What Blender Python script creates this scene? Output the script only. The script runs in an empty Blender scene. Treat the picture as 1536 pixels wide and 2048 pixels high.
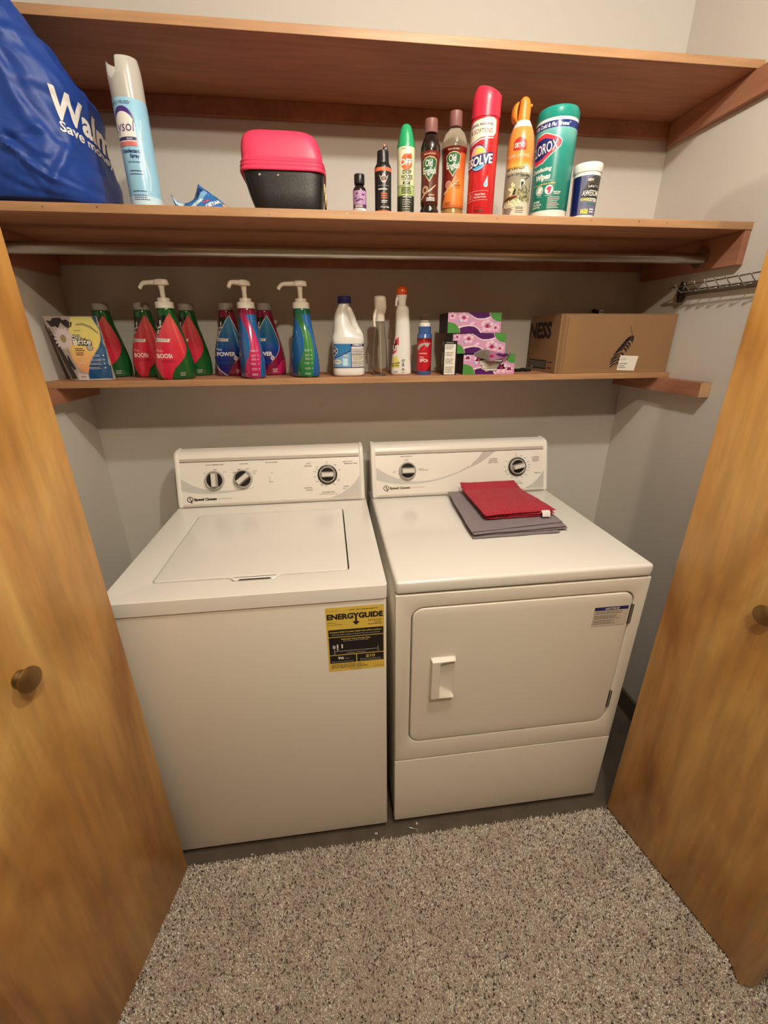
import bpy, bmesh, math, random
import numpy as np
from math import sin, cos, pi, radians, atan2, sqrt
from mathutils import Vector, Matrix, noise
from mathutils.bvhtree import BVHTree
from mathutils.geometry import tessellate_polygon

random.seed(7)
SC = bpy.context.scene
COL = SC.collection

# ------------------------------------------------------------------ camera
cam_d = bpy.data.cameras.new('camera')
cam_d.sensor_fit = 'HORIZONTAL'
cam_d.sensor_width = 36.0
cam_d.lens = 854.63 / 1536 * 36.0
cam_d.clip_start = 0.02
cam = bpy.data.objects.new('camera', cam_d)
COL.objects.link(cam)
yaw, pitch, roll = 0.12365, 0.38717, -0.00595
fw = Vector((sin(yaw) * cos(pitch), cos(yaw) * cos(pitch), -sin(pitch)))
r0 = Vector((cos(yaw), -sin(yaw), 0)); u0 = r0.cross(fw)
rr = r0 * cos(roll) + u0 * sin(roll); uu = -r0 * sin(roll) + u0 * cos(roll)
mw = Matrix((rr, uu, -fw)).transposed().to_4x4()
mw.translation = Vector((-0.11748, -0.8846, 1.46743))
cam.matrix_world = mw
SC.camera = cam

# ------------------------------------------------------------------ world, lamps, exposure
wd = bpy.data.worlds.new('world'); SC.world = wd; wd.use_nodes = True
wd.node_tree.nodes['Background'].inputs[0].default_value = (1.0, 0.85, 0.7, 1)
wd.node_tree.nodes['Background'].inputs[1].default_value = 0.05
SC.view_settings.view_transform = 'Standard'
SC.view_settings.look = 'None'
SC.view_settings.exposure = 0.0
SC.view_settings.gamma = 1.0
SC.view_settings.use_curve_mapping = False


def lamp(name, loc, energy, radius, color):
    d = bpy.data.lights.new(name, 'POINT'); d.energy = energy; d.shadow_soft_size = radius; d.color = color
    o = bpy.data.objects.new(name, d); COL.objects.link(o); o.location = loc
    return o


lamp('room_ceiling_lamp', (0.10, -1.15, 2.48), 46.0, 0.030, (1.0, 0.87, 0.69))
lamp('front_ceiling_lamp', (0.32, -0.42, 2.45), 38.0, 0.030, (1.0, 0.955, 0.88))

# ------------------------------------------------------------------ constants (metres)
XL, XR, YB = -0.9516, 1.0594, 0.78
ZC = 2.56
ZM, YM = 1.7546, 0.354        # middle shelf top, front edge
ZB, YF = 1.3520, 0.532        # lower shelf top, front edge
ZT, YT = 2.1333, 0.4536       # upper shelf top, front edge
ST = 0.0185


# ------------------------------------------------------------------ materials
def lin(c):
    return tuple(((v / 255) / 12.92 if v / 255 <= 0.04045 else ((v / 255 + 0.055) / 1.055) ** 2.4) for v in c) + (1.0,)


MATS = {}


def mat(name, rgb, rough=0.5, metal=0.0, spec=0.5, coat=0.0, trans=0.0, ior=1.45, alpha=1.0, bump=0.0, bscale=200.0, var=0.0, vscale=8.0, sheen=0.0):
    if name in MATS: return MATS[name]
    m = bpy.data.materials.new(name); m.use_nodes = True
    nt = m.node_tree; b = nt.nodes['Principled BSDF']
    b.inputs['Base Color'].default_value = lin(rgb)
    b.inputs['Roughness'].default_value = rough
    b.inputs['Metallic'].default_value = metal
    b.inputs['Specular IOR Level'].default_value = spec
    b.inputs['Coat Weight'].default_value = coat
    b.inputs['Coat Roughness'].default_value = 0.06
    b.inputs['Transmission Weight'].default_value = trans
    b.inputs['IOR'].default_value = ior
    b.inputs['Sheen Weight'].default_value = sheen
    tc = nt.nodes.new('ShaderNodeTexCoord')
    if var > 0:
        n = nt.nodes.new('ShaderNodeTexNoise'); n.inputs['Scale'].default_value = vscale; n.inputs['Detail'].default_value = 5
        nt.links.new(tc.outputs['Object'], n.inputs['Vector'])
        mx = nt.nodes.new('ShaderNodeMix'); mx.data_type = 'RGBA'
        l = lin(rgb)
        mx.inputs[6].default_value = tuple(max(0, v * (1 - var)) for v in l[:3]) + (1,)
        mx.inputs[7].default_value = tuple(min(1, v * (1 + var)) for v in l[:3]) + (1,)
        nt.links.new(n.outputs[0], mx.inputs[0]); nt.links.new(mx.outputs[2], b.inputs['Base Color'])
    if bump > 0:
        n = nt.nodes.new('ShaderNodeTexNoise'); n.inputs['Scale'].default_value = bscale; n.inputs['Detail'].default_value = 3
        nt.links.new(tc.outputs['Object'], n.inputs['Vector'])
        bp = nt.nodes.new('ShaderNodeBump'); bp.inputs['Strength'].default_value = bump; bp.inputs['Distance'].default_value = 0.002
        nt.links.new(n.outputs[0], bp.inputs['Height']); nt.links.new(bp.outputs[0], b.inputs['Normal'])
    MATS[name] = m
    return m


def wood(name, c1, c2, c3, stretch=(1, 1, 1), scale=3.0, rough=0.45, coat=0.0, fine=60.0, streak=0.5):
    """stained timber: long cloudy figure plus fine grain, stretched along one axis"""
    m = bpy.data.materials.new(name); m.use_nodes = True; MATS[name] = m
    nt = m.node_tree; b = nt.nodes['Principled BSDF']; N = nt.nodes.new; L = nt.links.new
    tc = N('ShaderNodeTexCoord'); mp = N('ShaderNodeMapping'); mp.inputs['Scale'].default_value = stretch
    L(tc.outputs['Object'], mp.inputs['Vector'])
    n1 = N('ShaderNodeTexNoise'); n1.inputs['Scale'].default_value = scale; n1.inputs['Detail'].default_value = 4; n1.inputs['Distortion'].default_value = 1.2
    L(mp.outputs[0], n1.inputs['Vector'])
    r1 = N('ShaderNodeValToRGB'); e = r1.color_ramp.elements
    e[0].position = 0.30; e[0].color = lin(c1); e[1].position = 0.70; e[1].color = lin(c3)
    k = r1.color_ramp.elements.new(0.5); k.color = lin(c2)
    L(n1.outputs[0], r1.inputs[0])
    mp2 = N('ShaderNodeMapping'); mp2.inputs['Scale'].default_value = tuple(s if s >= 0.9 else s * 0.35 for s in stretch)
    L(tc.outputs['Object'], mp2.inputs['Vector'])
    n2 = N('ShaderNodeTexNoise'); n2.inputs['Scale'].default_value = fine; n2.inputs['Detail'].default_value = 3
    L(mp2.outputs[0], n2.inputs['Vector'])
    r2 = N('ShaderNodeValToRGB'); r2.color_ramp.elements[0].position = 0.35; r2.color_ramp.elements[0].color = (1 - streak * 0.35,) * 3 + (1,)
    r2.color_ramp.elements[1].position = 0.6; r2.color_ramp.elements[1].color = (1, 1, 1, 1)
    L(n2.outputs[0], r2.inputs[0])
    mx = N('ShaderNodeMix'); mx.data_type = 'RGBA'; mx.blend_type = 'MULTIPLY'; mx.inputs[0].default_value = 1.0
    L(r1.outputs[0], mx.inputs[6]); L(r2.outputs[0], mx.inputs[7]); L(mx.outputs[2], b.inputs['Base Color'])
    b.inputs['Roughness'].default_value = rough; b.inputs['Coat Weight'].default_value = coat; b.inputs['Coat Roughness'].default_value = 0.25
    bp = N('ShaderNodeBump'); bp.inputs['Strength'].default_value = 0.12; bp.inputs['Distance'].default_value = 0.001
    L(n2.outputs[0], bp.inputs['Height']); L(bp.outputs[0], b.inputs['Normal'])
    return m


def zgrad(name, stops, rough=0.3, coat=0.0, axis=2):
    """printed colour gradient along a local axis; stops = [(position in metres, rgb)]"""
    m = bpy.data.materials.new(name); m.use_nodes = True; MATS[name] = m
    nt = m.node_tree; b = nt.nodes['Principled BSDF']; N = nt.nodes.new; L = nt.links.new
    tc = N('ShaderNodeTexCoord'); sp = N('ShaderNodeSeparateXYZ'); L(tc.outputs['Object'], sp.inputs[0])
    lo, hi = stops[0][0], stops[-1][0]
    mr = N('ShaderNodeMapRange'); mr.inputs[1].default_value = lo; mr.inputs[2].default_value = hi
    L(sp.outputs[axis], mr.inputs[0])
    r = N('ShaderNodeValToRGB'); e = r.color_ramp.elements
    e[0].position = 0; e[0].color = lin(stops[0][1]); e[1].position = 1; e[1].color = lin(stops[-1][1])
    for p, c in stops[1:-1]:
        k = e.new((p - lo) / (hi - lo)); k.color = lin(c)
    L(mr.outputs[0], r.inputs[0]); L(r.outputs[0], b.inputs['Base Color'])
    b.inputs['Roughness'].default_value = rough; b.inputs['Coat Weight'].default_value = coat
    return m


def clear(name, rgb, rough=0.03, ior=1.45):
    return mat(name, rgb, rough=rough, trans=1.0, ior=ior)


mat('wall_paint', (206, 201, 191), rough=0.75, spec=0.25, bump=0.25, bscale=90, var=0.03, vscale=3)
mat('room_paint', (160, 146, 128), rough=0.8, spec=0.2, bump=0.2, bscale=90)
mat('ceiling_paint', (196, 188, 174), rough=0.9, spec=0.1, bump=0.4, bscale=60)
wood('door_wood', (156, 102, 44), (194, 144, 76), (216, 172, 100), (1, 1, 0.28), scale=6.0, rough=0.38, coat=0.25, fine=45, streak=0.6)
wood('shelf_wood', (160, 108, 78), (174, 120, 88), (188, 134, 102), (0.25, 1, 1), scale=4.0, rough=0.6, fine=60, streak=0.5)
wood('trim_wood', (160, 118, 80), (180, 136, 96), (196, 152, 110), (0.18, 1, 1), scale=5.0, rough=0.5, fine=80, streak=0.5)
wood('cleat_wood', (146, 96, 68), (160, 108, 80), (172, 120, 92), (1, 0.2, 1), scale=6.0, rough=0.55, fine=60, streak=0.4)
wood('cleat_end', (206, 160, 112), (216, 172, 124), (226, 184, 138), (1, 1, 1), scale=30.0, rough=0.6, fine=120, streak=0.3)
mat('concrete', (84, 74, 62), rough=0.85, var=0.45, vscale=14, bump=0.5, bscale=60)
mat('enamel', (236, 233, 226), rough=0.22, coat=0.35, bump=0.06, bscale=420)
mat('enamel_front', (232, 225, 212), rough=0.32, coat=0.1, bump=0.10, bscale=420)
mat('console_white', (238, 233, 223), rough=0.3)
mat('console_face', (226, 221, 210), rough=0.28, coat=0.2)
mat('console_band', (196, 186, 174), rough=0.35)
mat('console_grey', (196, 193, 188), rough=0.3, coat=0.2)
mat('console_light', (240, 237, 230), rough=0.3)
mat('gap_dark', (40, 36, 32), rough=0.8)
mat('groove_grey', (150, 145, 136), rough=0.6)
mat('knob_grey', (182, 176, 168), rough=0.3, coat=0.2)
mat('knob_light', (222, 216, 206), rough=0.3)
mat('knob_dark', (38, 35, 32), rough=0.35)
mat('ink', (28, 24, 24), rough=0.5)
mat('ink_soft', (92, 84, 76), rough=0.5)
mat('white', (238, 235, 228), rough=0.4)
mat('white_gloss', (236, 233, 226), rough=0.22, coat=0.3)
mat('steel', (190, 186, 178), rough=0.28, metal=1.0)
mat('chrome', (210, 208, 204), rough=0.12, metal=1.0)
mat('galvanised', (176, 170, 158), rough=0.34, metal=1.0, bump=0.1, bscale=40)
mat('brass', (150, 122, 82), rough=0.42, metal=1.0)
mat('black_plastic', (26, 25, 25), rough=0.35)
mat('yellow_label', (228, 198, 84), rough=0.55)
mat('navy', (28, 40, 110), rough=0.4)


# ------------------------------------------------------------------ mesh helpers
def thing(name, loc=(0, 0, 0), rz=0.0, label=None, cat=None, group=None, kind=None):
    o = bpy.data.objects.new(name, None); COL.objects.link(o)
    o.empty_display_size = 0.02
    o.location = loc; o.rotation_euler = (0, 0, rz)
    return tag(o, label, cat, group, kind)


def tag(o, label=None, cat=None, group=None, kind=None):
    if label: o['label'] = label
    if cat: o['category'] = cat
    if group: o['group'] = group
    if kind: o['kind'] = kind
    return o


def link(name, bm, mats, parent=None, smooth=35, loc=None, kind=None):
    me = bpy.data.meshes.new(name)
    bm.to_mesh(me); bm.free()
    if isinstance(mats, str): mats = [mats]
    for m in mats: me.materials.append(MATS[m])
    if smooth:
        me.polygons.foreach_set('use_smooth', [True] * len(me.polygons))
        me.set_sharp_from_angle(angle=radians(smooth))
    o = bpy.data.objects.new(name, me); COL.objects.link(o)
    if parent: o.parent = parent
    if loc: o.location = loc
    if kind: o['kind'] = kind
    return o


def merge(bm, tmp, mi=0, M=None):
    if M is not None: bmesh.ops.transform(tmp, matrix=M, verts=tmp.verts)
    for f in tmp.faces: f.material_index = mi
    me = bpy.data.meshes.new('t'); tmp.to_mesh(me); tmp.free(); bm.from_mesh(me); bpy.data.meshes.remove(me)
    return bm


def box(bm, lo, hi, r=0.0, seg=2, mi=0, M=None):
    t = bmesh.new(); bmesh.ops.create_cube(t, size=1)
    lo, hi = Vector(lo), Vector(hi); s = hi - lo; c = (hi + lo) / 2
    for v in t.verts: v.co = Vector((v.co.x * s.x, v.co.y * s.y, v.co.z * s.z)) + c
    if r > 0: bmesh.ops.bevel(t, geom=t.edges[:], offset=r, segments=seg, profile=0.5, affect='EDGES')
    return merge(bm, t, mi, M)


def lathe(bm, prof, seg=32, mi=0, M=None, close=True):
    t = bmesh.new(); rings = []
    for r, z in prof:
        if r < 1e-5: rings.append([t.verts.new((0, 0, z))])
        else: rings.append([t.verts.new((r * cos(2 * pi * i / seg), r * sin(2 * pi * i / seg), z)) for i in range(seg)])
    for a, b in zip(rings, rings[1:]):
        for i in range(seg):
            j = (i + 1) % seg
            if len(a) == 1 and len(b) == 1: continue
            if len(a) == 1: t.faces.new((a[0], b[j], b[i]))
            elif len(b) == 1: t.faces.new((a[i], a[j], b[0]))
            else: t.faces.new((a[i], a[j], b[j], b[i]))
    if close:
        for k, rg in ((0, rings[0]), (1, rings[-1])):
            if len(rg) > 1: t.faces.new(rg if k else rg[::-1])
    bmesh.ops.recalc_face_normals(t, faces=t.faces)
    return merge(bm, t, mi, M)


def tube(bm, pts, r, seg=10, mi=0, cap=True, flat=1.0):
    t = bmesh.new(); pts = [Vector(p) for p in pts]; rings = []
    rs = r if isinstance(r, (list, tuple)) else [r] * len(pts)
    d0 = (pts[1] - pts[0]).normalized()
    up = Vector((0, 0, 1)) if abs(d0.z) < 0.9 else Vector((1, 0, 0))
    s = d0.cross(up).normalized()
    for i, p in enumerate(pts):
        d = ((pts[min(i + 1, len(pts) - 1)] - pts[max(i - 1, 0)])).normalized()
        s = (s - d * s.dot(d)).normalized(); n = s.cross(d)
        rings.append([t.verts.new(p + (s * cos(2 * pi * k / seg) + n * flat * sin(2 * pi * k / seg)) * rs[i]) for k in range(seg)])
    for a, b in zip(rings, rings[1:]):
        for i in range(seg): j = (i + 1) % seg; t.faces.new((a[i], a[j], b[j], b[i]))
    if cap: t.faces.new(rings[0][::-1]); t.faces.new(rings[-1])
    bmesh.ops.recalc_face_normals(t, faces=t.faces)
    return merge(bm, t, mi)


def smooth_pts(pts, n=6):
    P = [Vector(p) for p in pts]; out = []
    for i in range(len(P) - 1):
        a, b, c, d = P[max(i - 1, 0)], P[i], P[i + 1], P[min(i + 2, len(P) - 1)]
        for k in range(n):
            t = k / n
            out.append(0.5 * ((2 * b) + (c - a) * t + (2 * a - 5 * b + 4 * c - d) * t * t + (3 * b - a - 3 * c + d) * t ** 3))
    out.append(P[-1]); return out


def loft(bm, secs, seg=40, mi=0, dense=4, M=None):
    """secs: (z, cx, cy, a, b, n) superellipse sections, spline-interpolated"""
    S = np.array([list(s) + [2.0] * (6 - len(s)) for s in secs], float)
    rows = []
    m = len(S)
    for i in range(m - 1):
        p0, p1, p2, p3 = S[max(i - 1, 0)], S[i], S[i + 1], S[min(i + 2, m - 1)]
        dz = p2[0] - p1[0]
        m1 = (p2 - p0) / max(1e-6, (p2[0] - p0[0])) * dz if i > 0 else (p2 - p1)
        m2 = (p3 - p1) / max(1e-6, (p3[0] - p1[0])) * dz if i < m - 2 else (p2 - p1)
        for k in range(dense):
            t = k / dense
            rows.append((2 * t ** 3 - 3 * t * t + 1) * p1 + (t ** 3 - 2 * t * t + t) * m1 + (-2 * t ** 3 + 3 * t * t) * p2 + (t ** 3 - t * t) * m2)
    rows.append(S[-1])
    t = bmesh.new(); rings = []
    for z, cx, cy, a, b, n in rows:
        a = max(a, 1e-4); b = max(b, 1e-4); rg = []
        for i in range(seg):
            th = 2 * pi * i / seg; c, s = cos(th), sin(th)
            rg.append(t.verts.new((cx + a * math.copysign(abs(c) ** (2 / n), c), cy + b * math.copysign(abs(s) ** (2 / n), s), z)))
        rings.append(rg)
    for a, b in zip(rings, rings[1:]):
        for i in range(seg): j = (i + 1) % seg; t.faces.new((a[i], a[j], b[j], b[i]))
    t.faces.new(rings[0][::-1]); t.faces.new(rings[-1])
    return merge(bm, t, mi, M)


def prism(bm, loops, z0, z1, mi=0, M=None):
    """extrude a 2D outline (with holes) from z0 to z1"""
    t = bmesh.new()
    pts = [p for lp in loops for p in lp]
    tris = tessellate_polygon([[Vector((x, y, 0)) for x, y in lp] for lp in loops])
    lo = [t.verts.new((x, y, z0)) for x, y in pts]; hi = [t.verts.new((x, y, z1)) for x, y in pts]
    for a, b, c in tris:
        try: t.faces.new((lo[a], lo[b], lo[c])); t.faces.new((hi[c], hi[b], hi[a]))
        except ValueError: pass
    k = 0
    for lp in loops:
        n = len(lp)
        for i in range(n):
            j = (i + 1) % n
            try: t.faces.new((lo[k + i], lo[k + j], hi[k + j], hi[k + i]))
            except ValueError: pass
        k += n
    bmesh.ops.recalc_face_normals(t, faces=t.faces)
    return merge(bm, t, mi, M)


def rrect(x0, y0, x1, y1, r, n=6):
    out = []
    for cx, cy, a0 in ((x1 - r, y1 - r, 0), (x0 + r, y1 - r, 90), (x0 + r, y0 + r, 180), (x1 - r, y0 + r, 270)):
        for k in range(n + 1):
            a = radians(a0 + 90 * k / n); out.append((cx + r * cos(a), cy + r * sin(a)))
    return out


def ell(cx, cy, rx, ry=None, n=28, a0=0, a1=360):
    ry = ry or rx
    m = n if a1 - a0 >= 360 else n + 1
    return [(cx + rx * cos(radians(a0 + (a1 - a0) * i / n)), cy + ry * sin(radians(a0 + (a1 - a0) * i / n))) for i in range(m)]


def rect(x0, y0, x1, y1): return [(x0, y0), (x1, y0), (x1, y1), (x0, y1)]


def line(pts, w):
    """polyline as thin polygon"""
    L, R = [], []
    for i, p in enumerate(pts):
        a = Vector(pts[max(i - 1, 0)]); b = Vector(pts[min(i + 1, len(pts) - 1)]); d = (b - a)
        d = d / max(d.length, 1e-9); n = Vector((-d.y, d.x)) * w / 2
        L.append((p[0] + n.x, p[1] + n.y)); R.append((p[0] - n.x, p[1] - n.y))
    return L + R[::-1]


# ------------------------------------------------------------------ flat print (lettering and artwork) laid on real surfaces
_txt = {}


def text_mesh(s, bold, shear):
    k = (s, bold, shear)
    if k not in _txt:
        cu = bpy.data.curves.new('txt', 'FONT'); cu.body = s; cu.size = 1.0; cu.offset = bold; cu.shear = shear
        cu.resolution_u = 3; cu.fill_mode = 'FRONT'
        ob = bpy.data.objects.new('txt', cu)
        me = ob.to_mesh()
        _txt[k] = ([(v.co.x, v.co.y) for v in me.vertices], [tuple(p.vertices) for p in me.polygons])
        ob.to_mesh_clear(); bpy.data.objects.remove(ob); bpy.data.curves.remove(cu)
    return _txt[k]


def T(s, x, y, h, m, w=None, bold=0.02, shear=0.0, rot=0.0, layer=3, align='c'):
    """lettering: centre (x,y), cap height h, total width w"""
    return ('t', s, x, y, h, m, w, bold, shear, rot, layer, align)


def P(pts, m, layer=1): return ('p', [pts], m, layer)


def H(loops, m, layer=1): return ('p', loops, m, layer)


def bars(x0, x1, ys, h, m, layer=3, seed=1, gap=0.12):
    """rows of print too small to read"""
    rnd = random.Random(seed); out = []
    for y in ys:
        x = x0; end = x1 - (x1 - x0) * rnd.random() * 0.25
        while x < end:
            w = (x1 - x0) * rnd.uniform(0.07, 0.2); e = min(x + w, end)
            if e - x > 1e-4: out.append(P(rect(x, y, e, y + h), m, layer))
            x = e + (x1 - x0) * gap * 0.22
    return out


def put(name, items, mapf, parent, step=0.004, vstep=None, base=0.0002, dl=0.00012):
    """items -> one thin mesh whose vertices are carried onto the surface by mapf(u, v, h)"""
    mats = []; bm = bmesh.new(); vstep = vstep or step * 2
    for it in items:
        t = bmesh.new()
        if it[0] == 't':
            _, s, x, y, h, m, w, bold, shear, rot, layer, align = it
            vs, fs = text_mesh(s, bold, shear)
            if not vs: continue
            xs = [v[0] for v in vs]; mn, mxx = min(xs), max(xs)
            sy = h / 0.73; sx = (w / (mxx - mn)) if w else sy
            c, sn = cos(radians(rot)), sin(radians(rot))
            ox = {'c': (mn + mxx) / 2, 'l': mn, 'r': mxx}[align]
            vv = []
            for a, b in vs:
                px, py = (a - ox) * sx, (b - 0.365) * sy
                vv.append(t.verts.new((x + px * c - py * sn, y + px * sn + py * c, 0)))
            for f in fs:
                try: t.faces.new([vv[i] for i in f])
                except ValueError: pass
        else:
            _, loops, m, layer = it
            pts = [p for lp in loops for p in lp]
            vv = [t.verts.new((a, b, 0)) for a, b in pts]
            for f in tessellate_polygon([[Vector((a, b, 0)) for a, b in lp] for lp in loops]):
                try: t.faces.new([vv[i] for i in f])
                except ValueError: pass
        if not t.verts: t.free(); continue
        for ax, st in ((0, step), (1, vstep)):
            if not st: continue
            lo = min(v.co[ax] for v in t.verts); hi = max(v.co[ax] for v in t.verts)
            k = math.floor(lo / st) + 1
            nrm = Vector((1, 0, 0)) if ax == 0 else Vector((0, 1, 0))
            while k * st < hi:
                bmesh.ops.bisect_plane(t, geom=t.verts[:] + t.edges[:] + t.faces[:], plane_co=nrm * (k * st), plane_no=nrm, dist=1e-7)
                k += 1
        hgt = base + dl * layer
        dead = []
        for v in t.verts:
            p = mapf(v.co.x, v.co.y, hgt)
            if p is None: dead.append(v)
            else: v.co = p
        if dead: bmesh.ops.delete(t, geom=dead, context='VERTS')
        if not t.faces: t.free(); continue
        if m not in mats: mats.append(m)
        merge(bm, t, mats.index(m))
    if not bm.faces: bm.free(); return None
    return link(name, bm, mats, parent, smooth=0)


def plane_map(o, U, V, N):
    o, U, V, N = Vector(o), Vector(U), Vector(V), Vector(N)
    return lambda u, v, h: o + U * u + V * v + N * h


def cyl_map(rf, a0=0.0, lean=0.0):
    """wrap round a turned body: u = arc length, v = height; a0 = where u=0 faces (0 = -y)"""
    R = rf(0.05) if callable(rf) else rf

    def f(u, v, h):
        r = (rf(v) if callable(rf) else rf)
        th = u / R + a0
        return Vector(((r + h) * sin(th), -(r + h) * cos(th), v))
    return f


def bvh_map(bvh, ang=0.0, sx=1.0):
    """straight print projected onto a curved body, seen from compass angle ang (0 = -y)"""
    D = Vector((-sin(ang), cos(ang), 0)); U = Vector((cos(ang), sin(ang), 0))

    def f(u, v, h):
        hit = bvh.ray_cast(U * u + Vector((0, 0, v)) - D * 0.8, D)
        if hit[0] is None: return None
        n = hit[1]
        if n.dot(D) > 0: n = -n
        if n.dot(D) > -0.06: return None
        return hit[0] + n * h
    return f


def rad_at(prof):
    P_ = sorted([(z, r) for r, z in prof])
    def f(v):
        zs = [p[0] for p in P_]; rs = [p[1] for p in P_]
        return float(np.interp(v, zs, rs))
    return f


# ------------------------------------------------------------------ the setting
def slab(name, lo, hi, m, kind='structure', r=0.0):
    bm = bmesh.new(); box(bm, lo, hi, r)
    o = link(name, bm, m, smooth=0); o['kind'] = kind
    return o


slab('floor', (-2.3, -3.0, -0.12), (2.3, 0.9, 0.0), 'concrete')
slab('ceiling', (-2.3, -3.0, ZC), (2.3, 0.9, ZC + 0.1), 'ceiling_paint')
slab('wall_back', (XL - 0.1, YB, 0.0), (XR + 0.1, YB + 0.1, ZC), 'wall_paint')
slab('wall_left', (XL - 0.1, -0.09, 0.0), (XL, YB, ZC), 'wall_paint')
slab('wall_right', (XR, -0.09, 0.0), (XR + 0.1, YB, ZC), 'wall_paint')
slab('wall_front_left', (-2.2, -0.13, 0.0), (XL, -0.09, ZC), 'room_paint')
slab('wall_front_right', (XR, -0.13, 0.0), (2.2, -0.09, ZC), 'room_paint')
slab('wall_header', (XL, -0.12, 2.515), (XR, -0.03, ZC), 'wall_paint')
slab('wall_room_left', (-2.3, -3.0, 0.0), (-2.2, -0.09, ZC), 'room_paint')
slab('wall_room_right', (2.2, -3.0, 0.0), (2.3, -0.09, ZC), 'room_paint')
slab('wall_room_rear', (-2.2, -3.0, 0.0), (2.2, -2.9, ZC), 'room_paint')
slab('trim_1', (XL, -0.12, 0.0), (-0.885, -0.03, 2.515), 'door_wood')
slab('trim_2', (0.985, -0.12, 0.0), (XR, -0.03, 2.515), 'door_wood')
slab('baseboard_right', (XR - 0.012, 0.0, 0.0), (XR, YB, 0.085), 'concrete')


# carpet: backing plus real tufts
def carpet():
    bm = bmesh.new(); box(bm, (-2.2, -2.9, 0.0), (2.2, -0.036, 0.006))
    m = mat('carpet_backing', (156, 142, 128), rough=0.95, var=0.3, vscale=300)
    o = link('carpet', bm, 'carpet_backing', smooth=0); o['kind'] = 'structure'
    rnd = np.random.default_rng(3)
    x0, x1, y0, y1 = -0.86, 1.0, -0.98, -0.034
    s = 0.0042
    gx, gy = np.meshgrid(np.arange(x0, x1, s), np.arange(y0, y1, s))
    X = gx.ravel() + rnd.uniform(-1, 1, gx.size) * s * 0.55; Y = gy.ravel() + rnd.uniform(-1, 1, gx.size) * s * 0.55
    n = X.size
    # leave the tufts off under the folded doors
    H_ = rnd.uniform(0.009, 0.016, n); R_ = rnd.uniform(0.0016, 0.0026, n)
    A = rnd.uniform(0, 2 * pi, n); tx = rnd.normal(0, 0.0028, n); ty = rnd.normal(0, 0.0028, n)
    V = np.zeros((n, 7, 3))
    for k in range(3):
        a = A + k * 2 * pi / 3
        V[:, k, 0] = X + R_ * np.cos(a) * 0.8; V[:, k, 1] = Y + R_ * np.sin(a) * 0.8; V[:, k, 2] = 0.004
        V[:, 3 + k, 0] = X + tx * 0.6 + R_ * np.cos(a + 0.7); V[:, 3 + k, 1] = Y + ty * 0.6 + R_ * np.sin(a + 0.7); V[:, 3 + k, 2] = H_ * 0.72
    V[:, 6, 0] = X + tx; V[:, 6, 1] = Y + ty; V[:, 6, 2] = H_
    F = []
    base = np.arange(n)[:, None] * 7
    q = []
    for k in range(3):
        j = (k + 1) % 3
        q.append(base + np.array([[k, j, 3 + j]])); q.append(base + np.array([[k, 3 + j, 3 + k]])); q.append(base + np.array([[3 + k, 3 + j, 6]]))
    tri = np.concatenate(q, 0).astype(np.int32)
    me = bpy.data.meshes.new('carpet_pile')
    me.vertices.add(n * 7); me.vertices.foreach_set('co', V.reshape(-1))
    me.loops.add(tri.size); me.loops.foreach_set('vertex_index', tri.reshape(-1))
    me.polygons.add(len(tri)); me.polygons.foreach_set('loop_start', np.arange(0, tri.size, 3, dtype=np.int32))
    me.update(calc_edges=True)
    pal = np.array([lin(c)[:3] for c in ((242, 234, 222), (232, 222, 210), (212, 200, 188), (146, 130, 120), (88, 74, 66), (250, 246, 238), (194, 168, 160))])
    pick = rnd.choice(len(pal), n, p=[.24, .21, .15, .14, .08, .12, .06])
    colr = pal[pick] * rnd.uniform(0.85, 1.1, (n, 1))
    ca = me.color_attributes.new('tuft', 'FLOAT_COLOR', 'POINT')
    c4 = np.ones((n, 7, 4)); c4[:, :, :3] = colr[:, None, :]; ca.data.foreach_set('color', c4.reshape(-1))
    m = bpy.data.materials.new('carpet_yarn'); m.use_nodes = True; nt = m.node_tree; b = nt.nodes['Principled BSDF']
    at = nt.nodes.new('ShaderNodeAttribute'); at.attribute_name = 'tuft'
    tc = nt.nodes.new('ShaderNodeTexCoord'); nz = nt.nodes.new('ShaderNodeTexNoise'); nz.inputs['Scale'].default_value = 6; nz.inputs['Detail'].default_value = 4
    nt.links.new(tc.outputs['Object'], nz.inputs['Vector'])
    rp = nt.nodes.new('ShaderNodeValToRGB'); rp.color_ramp.elements[0].position = 0.35; rp.color_ramp.elements[0].color = (0.80, 0.77, 0.75, 1)
    rp.color_ramp.elements[1].position = 0.55; rp.color_ramp.elements[1].color = (1, 1, 1, 1)
    nt.links.new(nz.outputs[0], rp.inputs[0])
    mx = nt.nodes.new('ShaderNodeMix'); mx.data_type = 'RGBA'; mx.blend_type = 'MULTIPLY'; mx.inputs[0].default_value = 1
    nt.links.new(at.outputs['Color'], mx.inputs[6]); nt.links.new(rp.outputs[0], mx.inputs[7]); nt.links.new(mx.outputs[2], b.inputs['Base Color'])
    b.inputs['Roughness'].default_value = 0.9; b.inputs['Specular IOR Level'].default_value = 0.15
    me.materials.append(m)
    p = bpy.data.objects.new('carpet_pile', me); COL.objects.link(p); p.parent = o; p['kind'] = 'stuff'


carpet()


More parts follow.
